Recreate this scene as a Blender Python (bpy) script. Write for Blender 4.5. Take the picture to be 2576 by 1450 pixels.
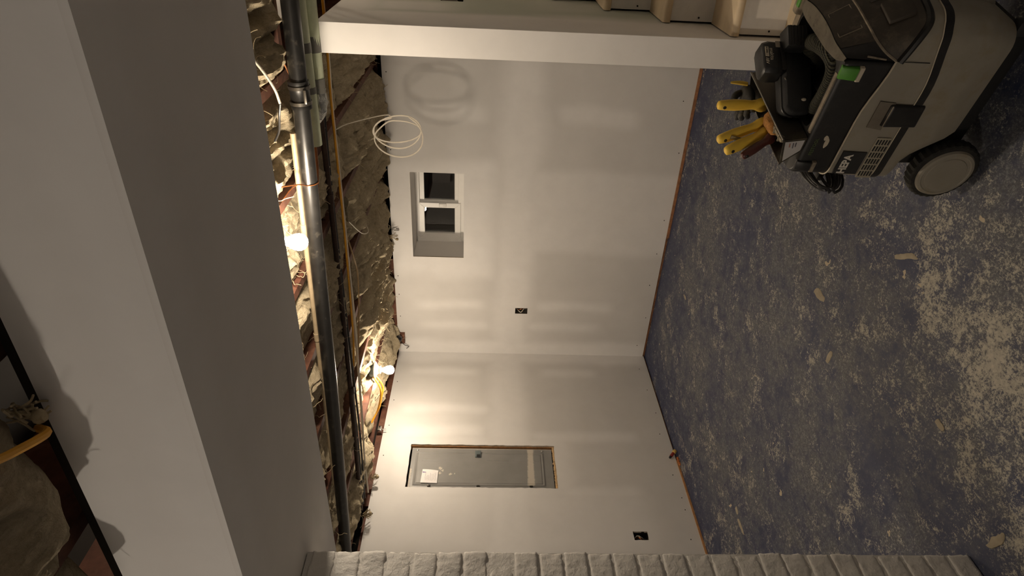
import bpy, bmesh, math, random
from mathutils import Vector, Matrix, noise, Quaternion
import numpy as np

sc = bpy.context.scene
for o in list(bpy.data.objects):
    bpy.data.objects.remove(o)
C = sc.collection
rnd = random.Random(7)

# ------------------------------------------------------------------ camera, world, exposure
F_PX, YAW, PITCH, ROLL = 1608.0, math.radians(32.678), math.radians(-2.651), math.radians(-1.432)
CAM = Vector((4.4418, 3.5388, 1.4635))
fw = Vector((-math.cos(YAW) * math.cos(PITCH), -math.sin(YAW) * math.cos(PITCH), math.sin(PITCH)))
rt = fw.cross(Vector((0, 0, 1))).normalized()
dn = fw.cross(rt)
r2 = math.cos(ROLL) * rt + math.sin(ROLL) * dn
d2 = -math.sin(ROLL) * rt + math.cos(ROLL) * dn
cd = bpy.data.cameras.new('camera')
cd.sensor_fit = 'HORIZONTAL'; cd.sensor_width = 36.0; cd.lens = F_PX / 2576 * 36
cd.clip_start = 0.05; cd.clip_end = 60
cam = bpy.data.objects.new('camera', cd); C.objects.link(cam)
M = Matrix.Identity(4)                      # the phone was held on its side: picture right = down in the room
for i in range(3):
    M[i][0] = d2[i]; M[i][1] = r2[i]; M[i][2] = -fw[i]; M[i][3] = CAM[i]
cam.matrix_world = M
sc.camera = cam

w = bpy.data.worlds.new('night'); sc.world = w; w.use_nodes = True
w.node_tree.nodes['Background'].inputs[0].default_value = (0.5, 0.6, 0.9, 1)
w.node_tree.nodes['Background'].inputs[1].default_value = 0.004
sc.view_settings.view_transform = 'Standard'; sc.view_settings.look = 'None'
sc.view_settings.gamma = 1.0; sc.view_settings.use_curve_mapping = False
sc.view_settings.exposure = 0.0
BULB_WARM = (1.0, 0.84, 0.645)
BULB_1, BULB_2, BULB_3, BULB_4 = 760.0, 540.0, 1280.0, 190.0      # radiance of the bare bulbs

JB = 2.23       # underside of the joists
DT = 2.18       # top of the drywall
DB = 0.02       # bottom of the drywall

# ------------------------------------------------------------------ helpers
def lin(h):
    h = h.lstrip('#'); r = []
    for i in (0, 2, 4):
        c = int(h[i:i+2], 16) / 255
        r.append(c / 12.92 if c <= .04045 else ((c + .055) / 1.055) ** 2.4)
    return tuple(r)

class NT:
    def __init__(s, name):
        s.m = bpy.data.materials.new(name); s.m.use_nodes = True
        s.n = s.m.node_tree.nodes; s.l = s.m.node_tree.links
        s.b = s.n['Principled BSDF']
        s.tc = s.n.new('ShaderNodeTexCoord')
    def new(s, t, **k):
        x = s.n.new(t)
        for a, v in k.items(): setattr(x, a, v)
        return x
    def noise(s, scale, detail=4, rough=.6, vec=None, dist=0):
        x = s.new('ShaderNodeTexNoise'); x.inputs['Scale'].default_value = scale
        x.inputs['Detail'].default_value = detail; x.inputs['Roughness'].default_value = rough
        x.inputs['Distortion'].default_value = dist
        s.l.new(vec or s.tc.outputs['Object'], x.inputs['Vector']); return x.outputs[0]
    def math(s, op, a, b=None, c=None):
        x = s.new('ShaderNodeMath', operation=op)
        for i, v in enumerate((a, b, c)):
            if v is None: continue
            if isinstance(v, (int, float)): x.inputs[i].default_value = v
            else: s.l.new(v, x.inputs[i])
        return x.outputs[0]
    def ramp(s, v, stops):
        x = s.new('ShaderNodeValToRGB'); cr = x.color_ramp
        while len(cr.elements) > 1: cr.elements.remove(cr.elements[-1])
        for i, (p, c) in enumerate(stops):
            e = cr.elements[0] if i == 0 else cr.elements.new(p)
            e.position = p
            e.color = (c, c, c, 1) if isinstance(c, (int, float)) else (*c[:3], 1)
        s.l.new(v, x.inputs[0]); return x.outputs[0]
    def mix(s, f, a, b, mode='MIX'):
        x = s.new('ShaderNodeMix', data_type='RGBA', blend_type=mode)
        for i, v in ((0, f), (6, a), (7, b)):
            if isinstance(v, (int, float)): x.inputs[i].default_value = v if i == 0 else (v, v, v, 1)
            elif isinstance(v, tuple): x.inputs[i].default_value = (*v[:3], 1)
            else: s.l.new(v, x.inputs[i])
        return x.outputs[2]
    def bump(s, h, strength, dist=.01, prev=None):
        x = s.new('ShaderNodeBump'); x.inputs['Strength'].default_value = strength
        x.inputs['Distance'].default_value = dist; s.l.new(h, x.inputs['Height'])
        if prev: s.l.new(prev, x.inputs['Normal'])
        s.l.new(x.outputs[0], s.b.inputs['Normal']); return x.outputs[0]
    def col(s, v):
        if isinstance(v, tuple): s.b.inputs['Base Color'].default_value = (*v[:3], 1)
        else: s.l.new(v, s.b.inputs['Base Color'])
    def set(s, **k):
        for a, v in k.items():
            i = s.b.inputs[a.replace('_', ' ')]
            if isinstance(v, (int, float)): i.default_value = v
            else: s.l.new(v, i)
    def attr(s, name):
        x = s.new('ShaderNodeAttribute', attribute_name=name); return x.outputs['Fac']
    def mapped(s, sx, sy, sz):
        x = s.new('ShaderNodeMapping'); x.inputs['Scale'].default_value = (sx, sy, sz)
        s.l.new(s.tc.outputs['Object'], x.inputs[0]); return x.outputs[0]

def simple(name, c, rough=.6, metal=0, var=.15, scale=30, bump=0, dirt=None, dirt_amt=.5, dirt_scale=9):
    t = NT(name); c = lin(c) if isinstance(c, str) else c
    n = t.noise(scale, 5)
    lo = tuple(x * (1 - var) for x in c); hi = tuple(min(1, x * (1 + var)) for x in c)
    col = t.ramp(n, [(.3, lo), (.7, hi)])
    if dirt:
        d = lin(dirt) if isinstance(dirt, str) else dirt
        m = t.ramp(t.noise(dirt_scale, 8, .7), [(.62 - .25 * dirt_amt, 0), (.86 - .25 * dirt_amt, 1)])
        col = t.mix(m, col, d)
    t.col(col); t.set(Roughness=rough, Metallic=metal)
    if bump: t.bump(t.noise(scale * 3, 6), bump, .004)
    return t.m

def wm(o):
    m = o.matrix_basis.copy()
    while o.parent:
        o = o.parent; m = o.matrix_basis @ m
    return m

def link(name, me, mat, parent=None, smooth=True, angle=40):
    if mat:
        for x in (mat if isinstance(mat, (list, tuple)) else [mat]): me.materials.append(x)
    if parent is not None:
        me.transform(wm(parent).inverted())
    me.validate(clean_customdata=False)
    if smooth:
        me.polygons.foreach_set('use_smooth', [True] * len(me.polygons))
        me.set_sharp_from_angle(angle=math.radians(angle))
    o = bpy.data.objects.new(name, me); C.objects.link(o)
    if parent is not None: o.parent = parent
    return o

class MB:
    def __init__(s): s.v = []; s.f = []
    def add(s, vs, fs):
        k = len(s.v); s.v += [tuple(v) for v in vs]; s.f += [tuple(i + k for i in f) for f in fs]
        return s
    def box(s, c, d, m=None):
        hx, hy, hz = d[0] / 2, d[1] / 2, d[2] / 2
        vs = [Vector((x, y, z)) for x in (-hx, hx) for y in (-hy, hy) for z in (-hz, hz)]
        if m: vs = [m @ v for v in vs]
        vs = [v + Vector(c) for v in vs]
        return s.add(vs, [(0, 1, 3, 2), (4, 6, 7, 5), (0, 4, 5, 1), (2, 3, 7, 6), (0, 2, 6, 4), (1, 5, 7, 3)])
    def hexa(s, a, b):           # two quads, same order
        return s.add(list(a) + list(b), [(3, 2, 1, 0), (4, 5, 6, 7), (0, 1, 5, 4), (1, 2, 6, 5), (2, 3, 7, 6), (3, 0, 4, 7)])
    def tube(s, path, r, n=8, cap=True, flat=None):
        P = [Vector(p) for p in path]; k = len(P)
        T = [(P[min(i + 1, k - 1)] - P[max(i - 1, 0)]).normalized() for i in range(k)]
        up = Vector((0, 0, 1)) if abs(T[0].z) < .9 else Vector((1, 0, 0))
        nrm = (up - T[0] * up.dot(T[0])).normalized(); vs = []; fs = []
        for i in range(k):
            if i:
                q = T[i-1].rotation_difference(T[i]); nrm = q @ nrm
                nrm = (nrm - T[i] * nrm.dot(T[i])).normalized()
            b = T[i].cross(nrm); rr = r[i] if isinstance(r, (list, tuple)) else r
            for j in range(n):
                a = 2 * math.pi * j / n
                vs.append(P[i] + nrm * math.cos(a) * rr + b * math.sin(a) * rr * (flat or 1))
        for i in range(k - 1):
            for j in range(n):
                fs.append((i*n + j, i*n + (j+1) % n, (i+1)*n + (j+1) % n, (i+1)*n + j))
        if cap: fs += [tuple(range(n))[::-1], tuple(range((k-1)*n, k*n))]
        return s.add(vs, fs)
    def loft(s, rings, cap0=True, cap1=True, closed=True):
        n = len(rings[0]); vs = [v for r in rings for v in r]; fs = []
        for i in range(len(rings) - 1):
            for j in range(n if closed else n - 1):
                fs.append((i*n + j, i*n + (j+1) % n, (i+1)*n + (j+1) % n, (i+1)*n + j))
        if cap0: fs.append(tuple(range(n))[::-1])
        if cap1: fs.append(tuple(range((len(rings)-1)*n, len(rings)*n)))
        return s.add(vs, fs)
    def lathe(s, prof, o, ax, n=24):      # prof: (radius, distance along axis)
        ax = Vector(ax).normalized(); u = ax.orthogonal().normalized(); v = ax.cross(u); o = Vector(o)
        return s.loft([[o + ax * d + (u * math.cos(2*math.pi*j/n) + v * math.sin(2*math.pi*j/n)) * max(r, 1e-4) for j in range(n)] for r, d in prof])
    def ball(s, c, r, n=10, jit=0, seed=0):
        c = Vector(c); k = n // 2 + 1; vs = []; fs = []
        rr = r if isinstance(r, (tuple, list)) else (r, r, r)
        rings = []
        for i in range(1, k):
            t = math.pi * i / k
            rings.append([Vector((math.sin(t) * math.cos(2*math.pi*j/n) * rr[0], math.sin(t) * math.sin(2*math.pi*j/n) * rr[1], math.cos(t) * rr[2])) for j in range(n)])
        vs = [Vector((0, 0, rr[2]))] + [v for q in rings for v in q] + [Vector((0, 0, -rr[2]))]
        if jit: vs = [v * (1 + jit * noise.noise(v * 40 + Vector((seed, seed * 2.1, 0)))) for v in vs]
        for j in range(n): fs.append((0, 1 + j, 1 + (j+1) % n))
        for i in range(len(rings) - 1):
            for j in range(n): fs.append((1 + i*n + j, 1 + (i+1)*n + j, 1 + (i+1)*n + (j+1) % n, 1 + i*n + (j+1) % n))
        L = len(vs) - 1; b = 1 + (len(rings)-1)*n
        for j in range(n): fs.append((b + j, L, b + (j+1) % n))
        return s.add([v + c for v in vs], fs)
    def mesh(s, name='m'):
        me = bpy.data.meshes.new(name); me.from_pydata([tuple(v) for v in s.v], [], s.f); me.update(); return me
    def build(s, name, mat, parent=None, smooth=True, angle=40, bevel=0, seg=2):
        me = s.mesh(name)
        bm = bmesh.new(); bm.from_mesh(me); bmesh.ops.recalc_face_normals(bm, faces=bm.faces)
        if bevel:
            es = [e for e in bm.edges if len(e.link_faces) == 2 and e.calc_face_angle(0) > .5]
            bmesh.ops.bevel(bm, geom=es, offset=bevel, segments=seg, affect='EDGES', profile=.5, clamp_overlap=True)
        bm.to_mesh(me); bm.free()
        return link(name, me, mat, parent, smooth, angle)

def spline(pts, n=8):
    P = [Vector(p) for p in pts]; P = [P[0]*2 - P[1]] + P + [P[-1]*2 - P[-2]]; out = []
    for i in range(1, len(P) - 2):
        for k in range(n):
            t = k / n; a, b, c, d = P[i-1:i+3]
            out.append(.5 * ((2*b) + (c - a)*t + (2*a - 5*b + 4*c - d)*t*t + (3*b - a - 3*c + d)*t**3))
    out.append(P[-2]); return out

def tag(o, label=None, cat=None, group=None, kind=None):
    if label: o['label'] = label
    if cat: o['category'] = cat
    if group: o['group'] = group
    if kind: o['kind'] = kind
    return o
def thing(name, loc, label, cat, group=None, rot=None):
    o = bpy.data.objects.new(name, None); o.empty_display_size = .05; C.objects.link(o)
    o.location = loc
    if rot: o.rotation_euler = rot
    return tag(o, label, cat, group)
def struct(name, loc=(0, 0, 0)):
    o = bpy.data.objects.new(name, None); o.empty_display_size = .05; C.objects.link(o); o.location = loc
    o['kind'] = 'structure'; return o
def dup(src, parent, mw):            # another copy of a piece, at world matrix mw
    c = src.copy(); C.objects.link(c); c.parent = parent
    c.matrix_basis = (wm(parent).inverted() if parent else Matrix.Identity(4)) @ mw
    return c
def text(name, body, size, o, xd, yd, mat, parent, depth=.0006, align='LEFT', shear=0, sx=1, bold=0):
    cu = bpy.data.curves.new('t', 'FONT'); cu.body = body; cu.size = size; cu.extrude = depth; cu.align_x = align; cu.shear = shear
    cu.resolution_u = 2; cu.offset = bold
    t = bpy.data.objects.new('t', cu); C.objects.link(t)
    dg = bpy.context.evaluated_depsgraph_get(); dg.update()
    me = bpy.data.meshes.new_from_object(t.evaluated_get(dg)); bpy.data.objects.remove(t)
    xd = Vector(xd).normalized(); yd = Vector(yd).normalized(); zd = xd.cross(yd)
    m = Matrix.Identity(4)
    for i in range(3): m[i][0] = xd[i] * sx; m[i][1] = yd[i]; m[i][2] = zd[i]; m[i][3] = o[i]
    me.transform(m); me.materials.clear()
    return link(name, me, mat, parent, smooth=False)
def fbm(p, o=4): return noise.fractal(p, 1.0, 2.0, o)

# ------------------------------------------------------------------ materials
def drywall(name, paper, mud, tint=None):
    t = NT(name)
    f = t.attr('mud')
    n = t.noise(3.5, 5, .6); n2 = t.noise(60, 3)
    pa = t.ramp(n, [(.3, tuple(c * .955 for c in paper)), (.7, tuple(c * 1.03 for c in paper))])
    mu = t.ramp(t.noise(7, 5), [(.3, tuple(c * .97 for c in mud)), (.7, tuple(min(1, c * 1.03) for c in mud))])
    ff = t.math('ADD', f, t.math('MULTIPLY', t.math('SUBTRACT', t.noise(9, 4), .5), t.math('MULTIPLY', f, .35)))
    ff = t.ramp(ff, [(0, 0), (1, 1)])
    t.col(t.mix(ff, pa, mu)); t.set(Roughness=.82); t.b.inputs['Specular IOR Level'].default_value = .25
    t.bump(n2, .06, .003)
    return t.m
M_WALL = drywall('drywall_paper', (.625, .61, .595), (.755, .74, .73))
M_GREEN = drywall('moisture_board', (.47, .50, .44), (.71, .69, .67))
M_BEAM = drywall('painted_board', (.74, .72, .70), (.79, .775, .76))
M_CORE = simple('gypsum_edge', '#b9ad9c', .9, var=.2, scale=80, bump=.3)
M_TRIMW = simple('white_vinyl', (.80, .79, .77), .35, var=.02)
M_JOIST = simple('old_red_brown_timber', '#5c3829', .75, var=.45, scale=14, dirt='#82604c', dirt_amt=.4)
M_SUB = simple('dark_subfloor', '#221a14', .9)
M_STUD = simple('raw_stud_timber', '#a5794f', .7, var=.25, scale=40)
M_PLATE = simple('orange_brown_sole_plate', '#9a6a48', .8, var=.3, scale=25, dirt='#5c4634', dirt_amt=.5)
M_BLACK = simple('black_plastic', (.012, .012, .012), .42, var=.3, scale=60, dirt='#4b463d', dirt_amt=.15, dirt_scale=14)
M_BLACKSOFT = simple('black_cloth', (.010, .010, .0105), .7, var=.3, scale=90, bump=.2)
M_PIPE = simple('black_drain_plastic', (.012, .0115, .011), .36, var=.3, scale=20, dirt='#57524a', dirt_amt=.18, dirt_scale=16)
M_FOAM = simple('pale_green_foam', '#c6cdb2', .75, var=.08, scale=25)
M_TAPE = simple('grey_duct_tape', '#6e6c66', .5, var=.15)
M_FOIL = simple('crumpled_foil_tape', '#b9b9b4', .22, .9, var=.2, bump=.8, scale=20)
M_CREAM = simple('cream_plastic', '#9a8a70', .5)
M_IRON = simple('brown_iron', '#3b2a22', .6, .3, var=.4, scale=30)
M_WHITEC = simple('white_cable_jacket', '#d6cdbd', .45, var=.06)
M_YELC = simple('yellow_cable_jacket', '#d79a25', .45, var=.06)
M_BLKC = simple('black_cable_jacket', (.015, .014, .014), .4)
M_COPPER = simple('copper_wire', '#a5693f', .35, .8)
M_GREYBOX = simple('dark_grey_box', '#1d1c1b', .5)
M_STEEL = simple('dull_steel', '#77736c', .35, .9, var=.1)
M_SCREW = simple('dark_screw', '#1e1a17', .5, .4)
M_DOLLY = simple('wood_maple', '#dac6a6', .5, var=.10, scale=10)
M_RISER = simple('white_primed_riser', (.78, .76, .73), .6, var=.04)

# floor paint
def floor_material():
    t = NT('worn_blue_floor_paint')
    film, dust = t.attr('film'), t.attr('dust')
    n1, n2 = t.noise(1.9, 6, .62), t.noise(11, 9, .74)
    n3, n4 = t.noise(48, 7, .75, dist=.3), t.noise(130, 4, .7)
    base = t.ramp(n2, [(.36, lin('#2d3450')), (.60, lin('#3d435b'))])
    n5 = t.noise(310, 3, .7)
    grain = t.math('ADD', t.math('MULTIPLY', n3, .40), t.math('ADD', t.math('MULTIPLY', n4, .35), t.math('MULTIPLY', n5, .25)))
    cover = t.ramp(t.math('ADD', t.math('MULTIPLY', n2, .55), t.math('MULTIPLY', n1, .45)), [(.43, .05), (.56, 1)])
    ff = t.math('MULTIPLY', film, cover)
    base = t.mix(ff, base, t.ramp(grain, [(.40, lin('#3b3e48')), (.50, lin('#57595f')), (.60, lin('#88898c'))]))
    # smeared grey-white dust in broken patches
    patch = t.ramp(t.noise(4.2, 4, .55, dist=.8), [(.46, 0), (.66, 1)])
    med = t.noise(9, 9, .78, dist=.25)
    a = t.math('ADD', t.math('MULTIPLY_ADD', med, 1.25, -.625), t.math('MULTIPLY_ADD', grain, 2.5, -1.25))
    a = t.math('ADD', a, t.math('MULTIPLY', dust, .18))
    a = t.math('ADD', a, t.math('MULTIPLY', patch, .17))
    m1 = t.ramp(t.math('ADD', a, .5), [(.67, 0), (.715, .25), (.785, .75), (.88, 1)])
    base = t.mix(m1, base, t.ramp(n3, [(.35, lin('#959289')), (.65, lin('#bbb5a8'))]))
    # droplets of joint compound
    vo = t.new('ShaderNodeTexVoronoi'); vo.inputs['Scale'].default_value = 11; vo.inputs['Randomness'].default_value = 1
    wv = t.new('ShaderNodeVectorMath', operation='ADD')
    sc_ = t.new('ShaderNodeVectorMath', operation='SCALE'); sc_.inputs['Scale'].default_value = .08
    nz = t.new('ShaderNodeTexNoise'); nz.inputs['Scale'].default_value = 30; t.l.new(t.tc.outputs['Object'], nz.inputs['Vector'])
    t.l.new(nz.outputs[1], sc_.inputs[0]); t.l.new(t.tc.outputs['Object'], wv.inputs[0]); t.l.new(sc_.outputs[0], wv.inputs[1])
    t.l.new(wv.outputs[0], vo.inputs['Vector'])
    sz = t.new('ShaderNodeSeparateColor'); t.l.new(vo.outputs['Color'], sz.inputs[0])
    thr = t.math('MULTIPLY', t.math('POWER', sz.outputs[0], 5.0), .19)
    drop = t.ramp(t.math('SUBTRACT', thr, vo.outputs['Distance']), [(.0, 0), (.02, 1)])
    base = t.mix(drop, base, lin('#b9ab93'))
    t.col(base); t.set(Roughness=t.ramp(m1, [(0, .62), (1, .9)]))
    t.bump(t.math('ADD', t.math('MULTIPLY', m1, .5), drop), .25, .003)
    return t.m
M_FLOOR = floor_material()

def wool_material():
    t = NT('dirty_mineral_wool')
    n, n2, n3 = t.noise(5, 6, .65), t.noise(45, 6, .7), t.noise(160, 4, .7)
    sm = t.noise(1, 6, .65, vec=t.mapped(26, 95, 50), dist=1.2)
    c = t.ramp(t.math('ADD', t.math('MULTIPLY', n, .5), t.math('MULTIPLY', n2, .5)), [(.33, lin('#a89b83')), (.5, lin('#c2b499')), (.68, lin('#dccfb4'))])
    c = t.mix(t.ramp(sm, [(.35, .45), (.6, 0)]), c, lin('#9b8d74'))
    t.col(c); t.set(Roughness=1.0); t.b.inputs['Specular IOR Level'].default_value = 0
    b = t.bump(sm, .8, .014); t.bump(n3, .7, .008, b)
    return t.m
M_WOOL = wool_material()
M_STRAND = simple('pale_wool_fibre', '#a8997c', .95, var=.2, scale=60)

def brick_material():
    t = NT('painted_brick')
    n, n2 = t.noise(22, 7, .7), t.noise(90, 5, .7)
    t.col(t.ramp(t.noise(6, 4), [(.3, (.60, .58, .55)), (.7, (.69, .67, .64))])); t.set(Roughness=.6)
    b = t.bump(n, .45, .014); t.bump(n2, .4, .005, b)
    return t.m
M_BRICK = brick_material()

def emit(name, c, s):
    t = NT(name); t.b.inputs['Emission Color'].default_value = (*c, 1); t.b.inputs['Emission Strength'].default_value = s
    t.col((.9, .88, .84)); return t.m

# ------------------------------------------------------------------ wall sheets
def soft(v, a, b, s):
    if s <= 0: return 1.0 if a <= v <= b else 0.0
    def st(x): x = max(0, min(1, x)); return x * x * (3 - 2 * x)
    return st((v - a) / s + .5) * st((b - v) / s + .5)
def sheet(name, fn, u0, u1, v0, v1, holes, thick, mat, parent, mud=(), step=.03, jag=None, edge_mat=None):
    """a board with openings: fn(u, v, d) -> world point, d = distance behind the face"""
    def cuts(a, b, ks):
        xs = {round(a, 4), round(b, 4)} | {round(k, 4) for k in ks if a < k < b}
        n = max(1, round((b - a) / step)); xs |= {round(a + (b - a) * i / n, 4) for i in range(n + 1)}
        xs = sorted(xs); hard = {round(k, 4) for k in ks} | {round(a, 4), round(b, 4)}; out = []
        for x in xs:
            if x in hard or not any(abs(x - h) < step * .35 for h in hard): out.append(x)
        return out
    us = cuts(u0, u1, [k for h in holes for k in h[:2]]); vs = cuts(v0, v1, [k for h in holes for k in h[2:4]])
    nu, nv = len(us), len(vs); V = []; mu = []
    for v in vs:
        for u in us:
            du = dv = 0
            if jag and u not in (us[0], us[-1]) and v not in (vs[0], vs[-1]):
                for h in holes:
                    if h[0] - .001 <= u <= h[1] + .001 and h[2] - .001 <= v <= h[3] + .001:
                        du = jag * fbm(Vector((u * 40, v * 40, 3))); dv = jag * fbm(Vector((u * 40, v * 40, 9)))
            V.append(fn(u + du, v + dv, 0)); m = 0.0
            ju = .035 * fbm(Vector((u * 2.3, v * 2.3, 1.7)), 3); jv = .05 * fbm(Vector((u * 2.1, v * 2.1, 7.7)), 3)
            for r in mud:
                m = max(m, r[5] * soft(u + ju * r[4] * 9, r[0], r[1], r[4]) * soft(v + jv * r[4] * 8, r[2], r[3], r[4] * 1.6))
            mu.append(min(1, m))
    Fc = []; edge = {}
    for j in range(nv - 1):
        for i in range(nu - 1):
            cu, cv = (us[i] + us[i+1]) / 2, (vs[j] + vs[j+1]) / 2
            if any(h[0] < cu < h[1] and h[2] < cv < h[3] for h in holes): continue
            f = (j*nu + i, j*nu + i + 1, (j+1)*nu + i + 1, (j+1)*nu + i); Fc.append(f)
            for a, b in zip(f, f[1:] + f[:1]):
                edge[(a, b)] = 1
    back = {}; nf = len(Fc)
    off = fn(0, 0, thick) - fn(0, 0, 0)
    for (a, b) in list(edge):
        if (b, a) in edge: continue
        for k in (a, b):
            if k not in back: back[k] = len(V); V.append(V[k] + off); mu.append(0)
        Fc.append((b, a, back[a], back[b]))
    me = bpy.data.meshes.new(name); me.from_pydata([tuple(v) for v in V], [], Fc)
    at = me.attributes.new('mud', 'FLOAT', 'POINT'); at.data.foreach_set('value', mu)
    me.materials.append(mat); me.materials.append(edge_mat or M_CORE)
    for i, p in enumerate(me.polygons): p.material_index = 0 if i < nf else 1
    # outward normals
    n0 = me.polygons[0].normal
    if n0.dot(-off) < 0: me.flip_normals()
    me.update()
    o = bpy.data.objects.new(name, me); C.objects.link(o)
    if parent: o.parent = parent; me.transform(wm(parent).inverted())
    return o

fA = lambda u, v, d: Vector((-d, u, v))          # window wall, u = y
fB = lambda u, v, d: Vector((u, -d, v))          # panel wall, u = x
fS = lambda u, v, d: Vector((u, 3.05 - d, v))    # stair side of the stub wall
fE = lambda u, v, d: Vector((1.85 - d, u, v))    # end of the stub wall
T = .0127
WIN = (.965, 1.683, 1.62, 2.02)
PAN = (1.088, 1.480, .905, 1.957)
OUT_A = (.432, .49, 1.078, 1.182)
OUT_B = (1.822, 1.886, .352, .447)
OUT_S = (1.17, 1.245, 1.585, 1.69)

XMAX, YMAX = 7.0, 4.9
# ------------------------------------------------------------------ floor
def build_floor():
    nx, ny = 150, 105; V = []; film = []; dust = []
    for j in range(ny + 1):
        for i in range(nx + 1):
            x = -.15 + (XMAX + .3) * i / nx; y = -.15 + (YMAX + .3) * j / ny
            V.append((x, y, 0))
            d = min(x, y) + .10 * fbm(Vector((x * 2, y * 2, 0)), 3)
            fl = max(0, min(1, (d - .10) / .35))
            s = math.hypot((x - 3.35) / 1.0, (y - 2.45) / .75)
            du = max(0, 1 - s) * .75 + .40 * max(0, min(1, (x - 1.9) / 1.0)) * max(0, min(1, (y - 1.2) / 1.0))
            du += .32 * fbm(Vector((x * 1.9, y * 2.4, 4.2)), 4) + .12 * fbm(Vector((x * 6, y * 8, 1.2)), 3)
            if x > 3.2 and y < 2.0: fl *= .35
            du -= .42 * max(0, min(1, (x - 2.2) / .5)) * max(0, min(1, (2.15 - y) / .35))
            film.append(fl); dust.append(max(0, min(1.2, du * min(1, d * 3))))
    Fc = [(j*(nx+1) + i, j*(nx+1) + i + 1, (j+1)*(nx+1) + i + 1, (j+1)*(nx+1) + i) for j in range(ny) for i in range(nx)]
    me = bpy.data.meshes.new('floor'); me.from_pydata(V, [], Fc)
    for nm, d in (('film', film), ('dust', dust)):
        a = me.attributes.new(nm, 'FLOAT', 'POINT'); a.data.foreach_set('value', d)
    me.materials.append(M_FLOOR)
    o = bpy.data.objects.new('floor', me); C.objects.link(o); o['kind'] = 'structure'
build_floor()

# ------------------------------------------------------------------ walls
mudA = [(-.1, .13, 0, 2.3, .10, 1), (0, 2.6, 1.06, 1.34, .10, .9),
        (2.08, 2.20, 1.45, 1.93, .08, .75), (2.08, 2.20, .38, .96, .08, .75),
        (.475, .555, 1.45, 2.0, .075, .75), (.47, .56, .37, .98, .075, .75),
        (.255, .335, 1.40, 1.98, .075, .7), (.26, .34, .43, 1.06, .075, .7),
        (1.02, 1.73, -.1, 1.2, .10, .75), (.80, 1.78, 1.35, 2.3, .16, .95),
        (1.3, 1.5, -.1, .45, .1, .6), (1.80, 2.5, 1.85, 2.3, .2, .35)]
wA = struct('wall_right')
sheet('drywall', fA, -T, 4.05, DB, DT, [WIN, OUT_A], T, M_WALL, wA, mudA, .025)
mudB = [(-.1, .12, 0, 2.3, .10, 1), (0, 2.6, 1.08, 1.38, .10, .9),
        (.215, .30, 1.48, 2.04, .075, .75), (.21, .30, .46, .92, .075, .75),
        (.665, .755, 1.40, 2.06, .075, .75), (.90, 1.01, 1.42, 2.06, .08, .7), (.935, 1.03, .27, 1.05, .08, .75),
        (1.46, 1.56, .32, .90, .08, .75), (1.02, 1.56, .80, 2.05, .07, .55), (1.52, 1.97, .30, 2.3, .12, .55),
        (2.3, 2.4, .3, 1, .08, .75)]
wB = struct('wall_left')
sheet('drywall', fB, 0, 4.2, DB - .008, DT, [PAN, OUT_B], T, M_WALL, wB, mudB, .025, jag=.004)
sb = sheet('drywall', fB, 4.2, XMAX, DB, DT, [], T, M_WALL, wB, [(5.3, 5.6, 0, 2.3, .1, .8)], .1)
wS = struct('wall_stair')
mudS = [(1.55, 1.9, 0, 2.3, .09, 1), (0.0, 1.9, 1.95, 2.2, .12, .9), (.3, 1.1, 1.30, 1.62, .15, .85), (1.28, 1.52, 1.62, 1.98, .12, .8),
        (.2, .9, 1.75, 2.0, .15, .6), (1.50, 1.80, .45, 1.25, .16, .75), (1.1, 1.4, .95, 1.25, .14, .3)]
sheet('drywall', fS, 0, 1.85 - T, DB, 2.12, [OUT_S], T, M_GREEN, wS, mudS, .025)
sheet('drywall', fE, 2.937, 3.05, DB, 2.12, [], T, M_BEAM, wS, [(2.9, 3.1, 0, 2.3, .1, .8)], .05, edge_mat=M_BEAM)
sheet('drywall', lambda u, v, d: Vector((u, 2.937 + d, v)), 0, 1.85 - T, DB, DT, [], T, M_WALL, wS, [(0, 1.9, 1.05, 1.3, .1, .8)], .05)
MB().box((.92, 2.9935, 1.06), (1.80, .08, 2.12)).build('stud_core', M_STUD, wS, smooth=False)
# rest of the room behind the camera
wb = struct('wall_back'); sheet('drywall', lambda u, v, d: Vector((XMAX + d, u, v)), 0, YMAX, DB, DT + .05, [], T, M_WALL, wb, [(1, 1.3, 0, 2.3, .1, .8), (2.2, 2.5, 0, 2.3, .1, .8)], .1)
wf = struct('wall_front'); sheet('drywall', lambda u, v, d: Vector((u, YMAX + d, v)), 1.2, XMAX, DB, DT + .05, [], T, M_WALL, wf, [(3, 3.3, 0, 2.3, .1, .8)], .1)
w3 = struct('wall_stairwell'); sheet('drywall', lambda u, v, d: Vector((u, 4.02 + d, v)), 0, 1.25, DB, DT, [], T, M_BEAM, w3, [], .1)
for f_, a_, b_ in ((lambda u, v, d: Vector((u, 4.02 + d, v)), -.1, 1.9), (lambda u, v, d: Vector((u, 3.06 - d, v)), -.1, 1.9), (lambda u, v, d: Vector((1.9 + d, u, v)), 3.06, 4.02), (lambda u, v, d: Vector((-.1 - d, u, v)), 3.06, 4.02)):
    sheet('upper_board', f_, a_, b_, 2.24, 3.06, [], T, M_BEAM, w3, [], .2)
MB().box((.9, 3.54, 3.07), (2.1, 1.0, .02)).build('upper_ceiling', M_BEAM, w3, smooth=False)
sheet('drywall', lambda u, v, d: Vector((1.25 + d * 0, 4.02 + (YMAX - 4.02) * u, v)), 0, 1, DB, DT + .05, [], T, M_WALL, w3, [], .2)
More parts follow.
